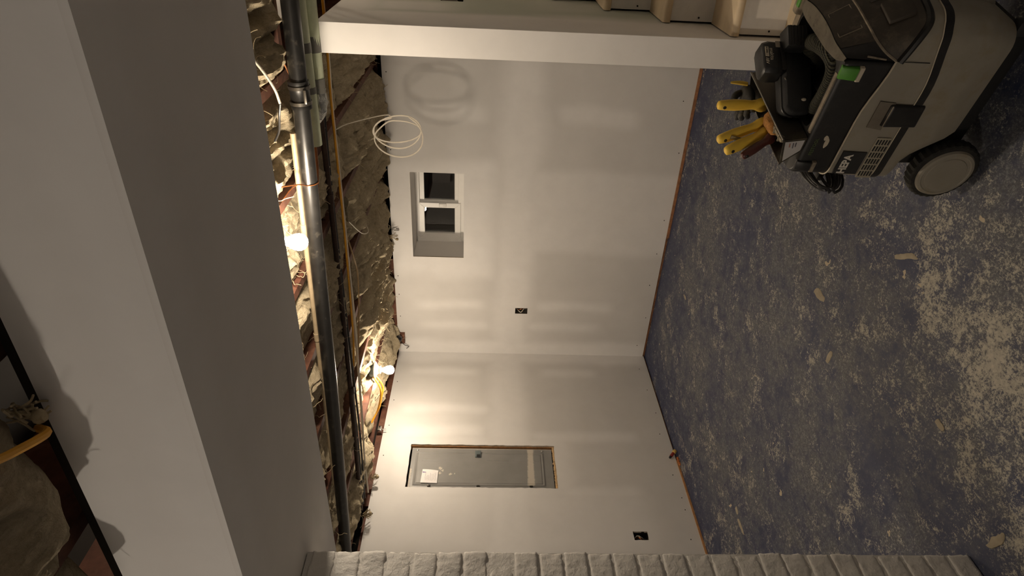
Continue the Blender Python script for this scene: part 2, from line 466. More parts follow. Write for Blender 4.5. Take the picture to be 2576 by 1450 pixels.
# sole plates seen under the drywall edge
MB().box((-T - .035, 1.5, .019), (.068, 4.9, .038)).build('sole_plate', M_PLATE, wA, smooth=False)
MB().box((3.6, -T - .03, .019), (7.2, .055, .038)).build('sole_plate', M_PLATE, wB, smooth=False)
MB().box((.004, 1.95, .010), (.014, 1.5, .018)).build('wood_strip', M_PLATE, wA, smooth=False)
MB().box((1.62, .003, .007), (.80, .012, .012)).build('wood_strip', M_STUD, wB, smooth=False)
MB().box((.75, -T - .045, 2.195), (1.75, .07, .07)).build('top_plate', M_JOIST, wB, smooth=False)
MB().box((2.9, -T - .045, 2.175), (2.4, .07, .05)).build('top_plate', M_JOIST, wB, smooth=False)
MB().box((-T - .045, .45, 2.195), (.07, .95, .07)).build('top_plate', M_JOIST, wA, smooth=False)
# foundation behind
M_FND = simple('dark_foundation', '#2a2622', .95)
MB().box((-.42, 2.5, 1.2), (.2, 5.6, 0.6)).box((-.42, 2.5, .5), (.2, 5.6, 1.1)).box((-.42, .3, 1.9), (.2, 1.3, .9)).box((-.42, 3.4, 1.9), (.2, 3.3, .9)).build('foundation', M_FND, wA, smooth=False)
MB().box((3.5, -.22, 1.2), (7.9, .12, 2.5)).build('foundation', M_FND, wB, smooth=False)
# dark screw heads along the board edges
sk = MB(); sk.lathe([(.0, .0012), (.004, .0010), (.0042, -.001)], (0, 0, 0), (0, 0, 1), 8)
sk0 = None
def screw(parent, p, nrm):
    global sk0
    q = Vector((0, 0, 1)).rotation_difference(Vector(nrm)).to_matrix().to_4x4()
    mw = Matrix.Translation(p) @ q
    if sk0 is None:
        sk0 = sk.build('screw', M_SCREW, None); sk0.parent = parent; sk0.matrix_basis = wm(parent).inverted() @ mw
    else: dup(sk0, parent, mw)
for y in (.12, .42, .75, 1.05, 1.35, 1.9, 2.28): screw(wA, (.0, y, DB + .05 + .02 * math.sin(y * 9)), (1, 0, 0))
for y in (.2, .38, .6, .78, 1.85, 2.1, 2.4, 2.62): screw(wA, (.0, y, DT - .03), (1, 0, 0))
for x in (.18, .45, .72, .95, 1.35, 1.55, 1.65, 1.88): screw(wB, (x, 0, DB + .05 + .015 * math.sin(x * 7)), (0, 1, 0))
for x in (.4, .62, .9, 1.2, 1.7): screw(wB, (x, 0, DT - .035), (0, 1, 0))

# ------------------------------------------------------------------ window
w1 = struct('window_1', (-.28, 1.325, 1.62))
y0, y1, z0, z1 = WIN; D = .28
rv = MB()                        # drywall-lined reveal
rv.box((-D/2 - T, y0 - .006, (z0 + z1)/2), (D, .012, z1 - z0 + .024)); ob = rv.build('reveal', M_BEAM, w1, smooth=False)
MB().box((-D/2 - T, y1 + .006, (z0 + z1)/2), (D, .012, z1 - z0 + .024)).build('reveal', M_BEAM, w1, smooth=False)
MB().box((-D/2 - T, (y0+y1)/2, z1 + .006), (D, y1 - y0 + .024, .012)).build('reveal', M_BEAM, w1, smooth=False)
MB().box((-D/2 - T, (y0+y1)/2, z0 - .006), (D, y1 - y0 + .024, .012)).build('sill', M_BEAM, w1, smooth=False)
def frame_rect(name, x, a, b, c, d, t, dep, mat, par, bot=None):
    """four mitred bars around a..b (y), c..d (z)"""
    bo = bot or t
    o4 = [(a, c), (b, c), (b, d), (a, d)]; i4 = [(a + t, c + bo), (b - t, c + bo), (b - t, d - t), (a + t, d - t)]
    for k in range(4):
        q = [o4[k], o4[(k+1) % 4], i4[(k+1) % 4], i4[k]]
        MB().hexa([(x, *p) for p in q], [(x + dep, *p) for p in q]).build(name, mat, par, smooth=False, bevel=.002, seg=1)
frame_rect('frame', -D - .05, y0, y1, z0, z1, .035, .06, M_TRIMW, w1, .055)
MB().box((-D + .005, y0 + .022, (z0+z1)/2 + .01), (.02, .045, z1 - z0 - .04)).build('frame_stop', M_TRIMW, w1, smooth=False, bevel=.002)
frame_rect('sash', -D - .012, y0 + .037, 1.315, z0 + .035, z1 - .03, .042, .03, M_TRIMW, w1, .048)
frame_rect('sash', -D - .045, 1.285, y1 - .03, z0 + .03, z1 - .03, .042, .03, M_TRIMW, w1, .055)
MB().box((-D + .019, 1.297, 1.80), (.012, .030, .06)).build('sash_latch', M_TRIMW, w1, bevel=.004)
gl = NT('window_glass'); gl.col((1, 1, 1)); gl.set(Roughness=.0); gl.b.inputs['Transmission Weight'].default_value = 1; gl.b.inputs['IOR'].default_value = 1.5
for a, b, x in ((y0 + .075, 1.275, -D - .008), (1.325, y1 - .07, -D - .03)):
    MB().box((x, (a+b)/2, 1.815), (.004, b - a, .27)).build('pane', gl.m, w1, smooth=False)
MB().box((-.75, 1.33, 1.8), (.02, 1.6, 1.2)).build('window_well', M_FND, w1, smooth=False)

# ------------------------------------------------------------------ boxed beam
bm_ = struct('ceiling_beam', (3.36, 2.5, 1.94))
def beam():
    x0, x1, zb = 3.075, 3.645, 1.94
    s = sheet('front_board', lambda u, v, d: Vector((x1 - d, u, v)), 0, YMAX, zb + T, DT, [], T, M_BEAM, bm_, [(0, 6, 1.94, 2.01, .06, .9), (1.2, 1.5, 1.9, 2.2, .1, .5)], .06)
    s = sheet('underside_board', lambda u, v, d: Vector((u, v, zb + d)), x0, x1, 0, YMAX, [], T, M_BEAM, bm_, [(x1 - .08, x1 + .1, 0, 6, .06, .9), (x0 - .1, x0 + .07, 0, 6, .06, .9)], .06, edge_mat=M_BEAM)
    s = sheet('rear_board', lambda u, v, d: Vector((x0 + d, u, v)), 0, YMAX, zb + T, DT, [], T, M_BEAM, bm_, [(0, 6, 1.94, 2.01, .06, .9)], .06)
    MB().box(((x0+x1)/2, YMAX/2, 2.195), (.50, YMAX - .02, .068)).build('timber_core', M_SUB, bm_, smooth=False)  # core closes the gap above the boards; its near-black colour stands in for shade
beam()

# ------------------------------------------------------------------ ceiling: joists and subfloor
ce = struct('ceiling', (3, 2, JB))
MB().box(((XMAX + 2.1)/2, YMAX/2, 2.45), (XMAX - 1.9, YMAX + .4, .03)).build('subfloor', M_SUB, ce, smooth=False)
MB().box((.8, 1.45, 2.45), (2.3, 3.2, .03)).build('subfloor', M_SUB, ce, smooth=False)
JY = [.05, .45, .85, 1.25, 1.645, 2.05, 2.445, 2.87, 3.28, 3.69, 4.1, 4.5, 4.9]
for k, y in enumerate(JY):
    x0, x1 = (-.12, XMAX) if y < 3 or y > 4.0 else (1.95, XMAX)
    if y > 4: x0 = 1.3
    me = MB(); n = 30; rings = []
    for i in range(n + 1):
        x = x0 + (x1 - x0) * i / n; dz = .004 * fbm(Vector((x * .7, y, 0))); dy = .004 * fbm(Vector((x * .6, y * 3, 5)))
        rings.append([Vector((x, y - .019 + dy, JB + dz)), Vector((x, y + .019 + dy, JB + dz)), Vector((x, y + .019 + dy, 2.436)), Vector((x, y - .019 + dy, 2.436))])
    me.loft(rings).build('joist', M_JOIST, ce, angle=30)
MB().box((1.93, 3.5, 2.335), (.038, 1.2, .2)).build('header', M_JOIST, ce, smooth=False)
# rim boards above the drywall
MB().box((-.15, 1.5, 2.335), (.04, 3.3, .21)).build('rim_joist', M_JOIST, ce, smooth=False)

# ------------------------------------------------------------------ insulation batts
def batt(x0, x1, ya, yb, sag, seed, label, res=.0105, fluff=3):
    nx = max(8, int((x1 - x0) / res)); ny = max(6, int((yb - ya) / res)); V = []; top = 2.40
    for j in range(ny + 1):
        t = j / ny; y = ya + (yb - ya) * t
        for i in range(nx + 1):
            s = i / nx; x = x0 + (x1 - x0) * s
            p = Vector((x * 2.3, y * 5.5, seed * 3.7))
            big = fbm(p, 3)
            rid = 1 - abs(noise.noise(Vector((x * 4 + 1.5 * noise.noise(p * 1.3), y * 12, seed)))) * 2
            fine = fbm(Vector((x * 17, y * 44, seed)), 4); fold = abs(noise.noise(Vector((x * 7 + 3 * big, y * 26, seed + 5))))
            e = min(1, 4.5 * min(t, 1 - t) + .12) ** .6 * min(1, 9 * min(s, 1 - s) + .15) ** .5
            z = JB + .055 - (sag + .065 * big + .026 * rid + .010 * fine + .036 * (1 - fold)) * e
            yy = y + .012 * noise.noise(Vector((x * 7, t * 3, seed + 9)))
            V.append((x + .01 * fine, min(max(yy, ya), yb), min(z, top - .02)))
    Fc = [(j*(nx+1) + i, (j+1)*(nx+1) + i, (j+1)*(nx+1) + i + 1, j*(nx+1) + i + 1) for j in range(ny) for i in range(nx)]
    k = len(V); V += [(x0, ya, top), (x1, ya, top), (x1, yb, top), (x0, yb, top)]
    a = [j * (nx + 1) for j in range(ny + 1)]; b = [j * (nx + 1) + nx for j in range(ny + 1)]
    Fc += [tuple([k, k + 3] + a[::-1]), tuple([k + 2, k + 1] + b), tuple([k + 1, k] + list(range(nx + 1))),
           tuple([k + 3, k + 2] + list(range(ny*(nx+1), (ny+1)*(nx+1)))[::-1]), (k, k + 1, k + 2, k + 3)]
    me = bpy.data.meshes.new('insulation_batt'); me.from_pydata(V, [], Fc)
    o = thing('insulation_batt', ((x0 + x1)/2, (ya + yb)/2, JB), label, 'insulation', 'mineral wool batts between the ceiling joists')
    link('wool_body', me, M_WOOL, o)
    r = random.Random(seed)
    if fluff:
        mb = MB()
        for q in range(fluff * 14):
            i = r.randrange(nx // 8, nx - nx // 8); j = r.choice([r.randrange(1, 5), ny - r.randrange(1, 5), r.randrange(2, ny - 2)])
            p = Vector(V[j*(nx+1) + i]); pts = [p + Vector((0, 0, .006))]; d = Vector((r.uniform(-1, 1), r.uniform(-.5, .5), r.uniform(-.9, -.1))).normalized()
            for s in range(r.randrange(3, 7)):
                d = (d + Vector((r.uniform(-.9, .9), r.uniform(-.9, .9), r.uniform(-.6, .5)))).normalized(); pts.append(pts[-1] + d * r.uniform(.008, .02))
            mb.tube(spline(pts, 3), [.0010 * r.uniform(.5, 1.6)] * (3 * (len(pts) - 1) + 1), 5)
        f = mb.build('loose_fibres', M_STRAND, o); f['kind'] = 'stuff'
    return o
ordn = ['first', 'second', 'third', 'fourth', 'fifth', 'sixth', 'seventh', 'eighth']
for k in range(7):
    ya, yb = JY[k] + .021, JY[k+1] - .021
    where = f'{ordn[k]} ceiling bay from the panel wall'
    batt(-.1, 1.12, ya, yb, [.03, .04, .05, .06, .06, .055, .045][k], 11 + k, f'shaggy wool batt at the window wall, {where}', fluff=4)
    batt(1.13, 2.46, ya, yb, [.012, .004, -.004, -.004, -.006, .0, .004][k], 31 + k, f'sagging wool batt above the drain pipe, {where}', fluff=3)
batt(2.0, 3.0, JY[7] + .021, JY[8] - .021, .04, 45, 'lit tan insulation batt above the green foam pipes at the stair end', fluff=3)
for k in range(3, 8):
    ya, yb = JY[k] + .021, JY[k+1] - .021
    batt(3.66, 4.75, ya, yb, [.05, .05, .05, .075, .04][k-3], 51 + k, f'dark wool batt in front of the boxed beam, {ordn[k]} ceiling bay from panel wall', res=.012, fluff=2)

# ------------------------------------------------------------------ pipes and cables under the ceiling
t = thing('drain_pipe', (2.1, 1.7, 2.16), 'black plastic drain pipe running under the joists past the bare bulb', 'pipe')
pts = [(2.10, 4.6, 2.105), (2.10, 3.16, 2.133), (2.10, 2.55, 2.147), (2.10, 2.16, 2.158), (2.11, 1.38, 2.176), (2.14, .8, 2.188), (2.19, .28, 2.196), (2.22, .02, 2.198)]
MB().tube(spline(pts, 5), .031, 20).build('pipe_run', M_PIPE, t)
def on_pipe(y):
    P = spline(pts, 20); return min(P, key=lambda p: abs(p.y - y))
for y, h in ((2.845, .05),):
    c = on_pipe(y); MB().lathe([(.031, -h), (.037, -h), (.037, -.028), (.0355, -.026), (.0355, .026), (.037, .028), (.037, h), (.031, h)], c, (0, 1, 0.02), 20).build('coupling', M_PIPE, t)
    for s in (-.028, .028): MB().lathe([(.036, -.006), (.0395, -.006), (.0395, .006), (.036, .006)], c + Vector((0, s, 0)), (0, 1, .02), 20).build('clamp_band', M_STEEL, t)
    MB().box(c + Vector((.03, 0, -.026)), (.010, .05, .010)).build('clamp_screw', M_STEEL, t, bevel=.002)
c = on_pipe(2.50)
hk = [c + Vector((.12, .03, .07)), c + Vector((.07, .02, .02))] + [c + Vector((.034 * math.cos(a), 0, .034 * math.sin(a))) for a in [x * -.35 + .1 for x in range(0, 10)]] + [c + Vector((.02, -.015, .06)), c + Vector((.10, -.04, .085))]
tag(MB().tube(spline(hk, 3), .0024, 6).build('pipe_hanger', M_COPPER, t), 'copper wire hook around the pipe')
t = thing('pale_pipe', (2.16, 1.9, 2.2), 'thin cream coloured pipe alongside the black drain pipe', 'pipe')
MB().tube(spline([(2.100, 2.70, 2.186), (2.100, 2.3, 2.196), (2.104, 1.7, 2.208), (2.122, 1.1, 2.214), (2.140, .8, 2.217)], 4), .0105, 12).build('pipe_run', M_CREAM, t)
for y in (2.3, 1.75): MB().lathe([(.0105, -.02), (.013, -.02), (.013, .02), (.0105, .02)], (2.100 + (2.3 - y) * .007, y, 2.196 + (2.3-y)*.02), (0, 1, 0), 14).build('coupling', M_CREAM, t)

t = thing('insulated_pipe', (1.95, 3.2, 2.15), 'pale green foam-wrapped pipe right beside the black drain pipe', 'pipe', 'green foam covered pipes')
MB().tube([(1.965, 4.6, 2.12), (1.95, 3.1, 2.150), (1.945, 2.60, 2.152)], .030, 18).build('foam_sleeve', M_FOAM, t)
MB().tube([(1.945, 2.61, 2.152), (1.945, 2.50, 2.155), (1.945, 2.2, 2.19)], .008, 10).build('inner_pipe', M_COPPER, t)
for y, h in ((2.977, .018), (2.82, .012)): tag(MB().lathe([(.0305, -h), (.0318, -h), (.0318, h), (.0305, h)], (1.948, y, 2.151), (0, 1, 0), 18).build('tape_band', M_TAPE, t), 'grey duct tape band')
t = thing('insulated_pipe', (1.85, 3.2, 2.14), 'pale green foam-wrapped pipe ending in a crumpled foil elbow', 'pipe', 'green foam covered pipes')
MB().tube([(1.875, 4.6, 2.11), (1.855, 3.1, 2.135), (1.85, 2.80, 2.140)], .030, 18).build('foam_sleeve', M_FOAM, t)
for y, h in ((2.97, .030), (2.812, .028)): tag(MB().lathe([(.0305, -h), (.0322, -h), (.0322, h), (.0305, h)], (1.852, y, 2.139), (0, 1, 0), 18).build('tape_band', M_TAPE, t), 'grey duct tape band')
el = MB(); el.tube(spline([(1.85, 2.80, 2.14), (1.85, 2.73, 2.142), (1.845, 2.69, 2.158), (1.84, 2.68, 2.20)], 5), .033, 16)
for i, v in enumerate(el.v): el.v[i] = tuple(Vector(v) + .009 * Vector((noise.noise(Vector(v) * 60), noise.noise(Vector(v) * 60 + Vector((5, 0, 0))), noise.noise(Vector(v) * 60 + Vector((9, 4, 0))))))
tag(el.build('elbow_wrap', M_FOIL, t), 'crumpled silver foil tape elbow')
t = thing('gas_pipe', (1.52, 1.8, 2.2), 'dark brown iron pipe running beside the cable bundle', 'pipe')
MB().tube(spline([(1.63, 4.0, 2.195), (1.60, 2.6, 2.205), (1.595, 1.8, 2.21), (1.63, .9, 2.212), (1.71, .05, 2.214)], 4), .0135, 12).build('pipe_run', M_IRON, t)
for y in (2.2, 1.0): MB().lathe([(.0135, -.022), (.018, -.022), (.018, .022), (.0135, .022)], (1.597 + (.026 if y < 1.5 else 0), y, 2.208), (0, 1, 0), 12).build('coupling', M_IRON, t)

def cable(name, pts, r, mat, label, cat='cable', group=None, flat=None, sub=6):
    o = MB().tube(spline(pts, sub), r, 8, flat=flat).build(name, mat)
    return tag(o, label, cat, group)
G = 'house wiring strung along the joists'
cable('cable', [(1.58, 4.2, 2.14), (1.49, 3.0, 2.170), (1.485, 2.65, 2.180), (1.475, 2.2, 2.184), (1.475, 1.78, 2.188), (1.485, 1.3, 2.196), (1.50, 1.08, 2.21)], .0056, M_YELC, 'yellow sheathed cable in the bundle under the joists', group=G)
cable('cable', [(1.55, 4.2, 2.15), (1.47, 3.0, 2.172), (1.462, 2.65, 2.182), (1.452, 2.2, 2.184), (1.45, 1.75, 2.186), (1.455, 1.35, 2.186), (1.50, .75, 2.190), (1.56, .35, 2.192), (1.58, .06, 2.188)], .0058, M_WHITEC, 'white sheathed cable running the whole length beside the yellow one', group=G)
cable('cable', [(1.52, 4.2, 2.16), (1.44, 3.0, 2.178), (1.425, 2.6, 2.190), (1.42, 2.2, 2.195), (1.425, 1.7, 2.196), (1.47, 1.0, 2.194), (1.53, .5, 2.196)], .0050, M_WHITEC, 'second white cable tucked closest to the window side of the bundle', group=G)
cable('cable', [(1.60, 4.2, 2.17), (1.53, 2.9, 2.2), (1.525, 2.3, 2.212), (1.53, 1.6, 2.212), (1.545, 1.0, 2.206), (1.58, .55, 2.198), (1.64, .08, 2.2)], .0060, M_BLKC, 'thick black cable in the bundle under the joists', group=G)
cable('cable', [(1.555, 3.0, 2.206), (1.55, 2.0, 2.216), (1.56, 1.3, 2.216), (1.61, .6, 2.208), (1.67, .06, 2.206)], .007, M_BLKC, 'black cable lying against the brown iron pipe', group=G)
cable('cable', [(1.40, 2.0, 2.216), (1.33, 1.75, 2.19), (1.27, 1.55, 2.185), (1.30, 1.25, 2.2), (1.40, .95, 2.214)], .0045, simple('tan_cable', '#a58a63', .5), 'tan cable looping away from the bundle mid ceiling', group=G)
cable('cable', [(1.02, .60, 2.212), (1.04, .50, 2.16), (1.05, .40, 2.165), (1.07, .30, 2.19), (1.12, .24, 2.225)], .006, M_YELC, 'bright yellow cable looping out of the lamp box by the corner', group='yellow lamp cables')
cable('cable', [(.99, .60, 2.212), (1.00, .49, 2.15), (1.02, .39, 2.16), (1.05, .31, 2.18), (1.11, .245, 2.225)], .006, M_YELC, 'second yellow cable under the lamp box, hanging slightly lower', group='yellow lamp cables')
cable('cable', [(2.06, 3.05, 2.235), (2.07, 2.93, 2.185), (2.04, 2.86, 2.175), (2.045, 2.80, 2.165), (2.07, 2.77, 2.165)], .0028, simple('orange_wire', '#c9875a', .5), 'loose pale orange wire dangling beside the black pipe', 'wire')
cable('cable', [(2.42, 3.12, 2.245), (2.36, 3.02, 2.19), (2.315, 2.93, 2.16), (2.29, 2.87, 2.155)], .0045, M_WHITEC, 'loose white cable end hanging near the boxed beam', 'wire')
cable('cable', [(2.29, 2.868, 2.155), (2.27, 2.82, 2.17), (2.22, 2.75, 2.195), (2.19, 2.70, 2.225)], .004, M_BLKC, 'black wire joined to the loose white cable end', 'wire')
cable('cable', [(2.02, 2.62, 2.21), (2.0, 2.52, 2.17), (1.955, 2.45, 2.165), (1.95, 2.3, 2.17), (1.93, 2.1, 2.18), (1.90, 1.95, 2.22)], .0025, M_COPPER, 'thin brown wire hanging past the end of the green foam', 'wire')
cable('cable', [(1.25, 1.9, 2.21), (1.15, 1.78, 2.17), (1.0, 1.70, 2.165), (.9, 1.68, 2.18), (.85, 1.72, 2.22)], .0022, M_WHITEC, 'thin white wire drooping across the wool mid ceiling', 'wire')
cable('cable', [(4.4, 3.0, 2.2), (3.9, 2.86, 2.150), (3.78, 2.805, 2.142), (3.70, 2.768, 2.145), (3.665, 2.745, 2.185)], .007, M_YELC, 'yellow cable passing over the top of the boxed beam', 'cable')

# coil of white cable
def coil():
    X = 1.07
    P = [(1.40, 2.47, 2.20), (1.24, 2.45, 2.17), (X + .03, 2.445, 2.06), (X, 2.45, 1.99)]
    cy, cz = 2.365, 1.935
    for k in range(0, 38):
        a = math.radians(75 - k * 28); tt = k / 37
        ry = .075 + .02 * math.sin(k * .21); rz = .125 + .008 * math.cos(k * .4)
        if k > 26: ry *= 1.35; cyy = cy - .035
        else: cyy = cy
        P.append((X + .02 * math.sin(k * .5) + .01, cyy + ry * math.sin(a) * 1.0, cz + rz * math.cos(a)))
    o = tag(MB().tube(spline(P, 4), .0042, 7, flat=.6).build('cable_coil', M_WHITEC), 'hanging coil of white cable in front of the window wall', 'cable')
coil()
# wool tuft poking past the drywall edge
def tuft(p, d, label, n=14, L=.08, seed=1):
    r = random.Random(seed); mb = MB(); p = Vector(p); d = Vector(d)
    for q in range(n):
        pts = [p + Vector((r.uniform(-.012, .012), r.uniform(-.012, .012), r.uniform(-.008, .008)))]; dd = d.copy()
        for s in range(5):
            dd = (dd + Vector((r.uniform(-.5, .5), r.uniform(-.5, .5), r.uniform(-.4, .4)))).normalized(); pts.append(pts[-1] + dd * L / 5 * r.uniform(.6, 1.3))
        mb.tube(spline(pts, 2), .002, 5)
    mb.ball(p + d * L, (.013, .013, .013), 8, .5, seed)
    o = mb.build('wool_tuft', M_STRAND); o['kind'] = 'stuff'; return tag(o, label, 'insulation')
tuft((.06, 1.17, 2.20), (.25, -.1, -.9), 'small tuft of wool hanging below the window wall top edge', seed=3)
tuft((.35, 2.02, 2.19), (.1, .2, -.9), 'small shaggy wool tuft in front of the window wall near the cable coil', n=10, L=.06, seed=5)
tuft((3.672, 2.785, 2.21), (.1, 0, -.9), 'clump of dusty wool hanging over the front edge of the boxed beam', n=20, L=.05, seed=8)
tuft((1.75, .05, 2.19), (0, .3, -.8), 'shaggy wool clump over the panel wall top edge, left of the panel', n=24, L=.05, seed=9)
tuft((1.45, .05, 2.19), (0, .3, -.8), 'shaggy wool clump over the panel wall top edge, right above the panel', n=24, L=.05, seed=10)

# ------------------------------------------------------------------ bare bulbs
def bulb_lamp(x, y, zbox, label, warm, strength, group='bare bulbs on the ceiling'):
    t = thing('ceiling_lamp', (x, y, zbox), label, 'lamp', group)
    bx = MB().lathe([(.0, .028), (.048, .028), (.05, .024), (.05, -.004), (.0, -.004)], (x, y, zbox), (0, 0, 1), 8).build('junction_box', simple('blue_grey_box', '#4d5961', .5), t, smooth=False)
    z = zbox - .004
    MB().lathe([(.0, 0), (.055, 0), (.057, -.006), (.050, -.012), (.034, -.018), (.026, -.030), (.026, -.042), (.0, -.042)], (x, y, z), (0, 0, 1), 28).build('lampholder', simple('white_porcelain', (.8, .78, .74), .25, var=.02), t)
    z -= .042
    prof = [(.0, .004), (.0128, .002), (.0132, -.012), (.015, -.02), (.021, -.033), (.028, -.047), (.0305, -.060), (.0295, -.072), (.024, -.083), (.014, -.091), (.0, -.0935)]
    MB().lathe(prof, (x, y, z), (0, 0, 1), 28).build('bulb', emit('glowing_bulb', warm, strength), t)
    return t
bulb_lamp(2.44, 2.425, 2.222, 'lit bare bulb tucked behind the boxed beam beside the black pipe', BULB_WARM, BULB_1)
bulb_lamp(1.0, .63, 2.20, 'lit bare bulb hanging near the far corner of the room', BULB_WARM, BULB_2)
bulb_lamp(6.2, 1.0, 2.20, 'lit bare bulb on the camera side of the room, out of frame', (1.0, .875, .72), BULB_3)
bulb_lamp(.75, 3.6, 3.02, 'lit bare bulb in the stairwell ceiling, out of frame', BULB_WARM, BULB_4)

# dome fitting and clamp at the drywall top
t = thing('sensor_fitting', (.045, .19, 2.17), 'small black domed fitting on a wood block at the top of the corner', 'fitting')
MB().box((.022, .165, 2.152), (.04, .095, .065)).build('wood_block', M_JOIST, t, bevel=.002, smooth=False)
MB().lathe([(.0, .0), (.024, .0), (.026, .012), (.024, .024)], (.075, .205, 2.175), (.7, .2, -.5), 20).build('base', M_BLACK, t)
MB().ball(Vector((.075, .205, 2.175)) + Vector((.7, .2, -.5)).normalized() * .024, .030, 16).build('dome', simple('glossy_black', (.01, .01, .012), .08), t)
MB().tube(spline([(.045, .15, 2.16), (.06, .12, 2.12), (.03, .08, 2.09), (.02, .05, 2.11)], 6), .003, 6).build('wire', M_BLKC, t)
t = thing('cable_clamp', (.965, .03, 2.2), 'small shiny metal cable clamp at the top of the panel wall', 'clamp')
MB().box((.965, .022, 2.205), (.04, .03, .028)).build('body', simple('bright_zinc', '#d0d0cc', .25, .9), t, bevel=.003)
MB().box((.975, .03, 2.18), (.008, .012, .05)).build('tongue', bpy.data.materials['bright_zinc'], t, bevel=.001)
MB().lathe([(.0, 0), (.005, 0), (.005, .006), (0, .006)], (.955, .037, 2.205), (0, 1, 0), 8).build('screw', M_SCREW, t)

# ------------------------------------------------------------------ electrical openings
def ebox(fn, h, dep, label, cover=False, seed=0, mat=M_GREYBOX):
    a, b, c, d = h; ctr = fn((a+b)/2, (c+d)/2, T + dep/2)
    t = thing('electrical_box', fn((a+b)/2, c, T + dep), label, 'electrical box', None)
    def slab(u0, u1, v0, v1, d0, d1):
        q = [(u0, v0), (u1, v0), (u1, v1), (u0, v1)]
        return [fn(u, v, d0) for u, v in q], [fn(u, v, d1) for u, v in q]
    m = MB(); e = .003; f = .0
    m.hexa(*slab(a - e, b + e, c - e, d + e, T + dep, T + dep + e))
    for s in ((a - e, a, c, d), (b, b + e, c, d), (a - e, b + e, c - e, c), (a - e, b + e, d, d + e)): m.hexa(*slab(*s, T * .4 + f, T + dep))
    m.build('box_shell', mat, t, smooth=False)
    r = random.Random(seed)
    for k, wmat in enumerate((M_WHITEC, M_COPPER, M_BLKC)):
        u = a + (b - a) * (.3 + .2 * k)
        pts = [fn(u, c + .01, T + dep - .005), fn(u + .01, c + .03, T + .02), fn(u + r.uniform(-.015, .015), (c + d)/2, T * .8 + .004), fn(u - .005, d - .03, T + .015), fn(u, d - .012, T + dep - .01)]
        MB().tube(spline(pts, 5), .0035, 6).build('wire', wmat, t)
    return t
ebox(fA, OUT_A, .055, 'open wall box with curled wires on the window wall', seed=1, mat=simple('grey_box', '#55504a', .5))
ebox(fB, OUT_B, .055, 'open wall box low on the panel wall near the brick pillar', seed=2)
t = ebox(fS, OUT_S, .055, 'rough cut wall box with bunched cable on the stair wall', seed=3)
MB().tube(spline([fS(1.215, 1.60, .03), fS(1.21, 1.63, .004), fS(1.20, 1.66, .003), fS(1.20, 1.685, .02)], 5), .012, 8, flat=.6).build('folded_cable', simple('grey_cable', '#8d877c', .5), t)
MB().tube(spline([fS(1.20, 1.65, .01), fS(1.185, 1.655, -.012), fS(1.165, 1.65, -.02)], 4), .004, 6).build('wire', bpy.data.materials['grey_cable'], t)

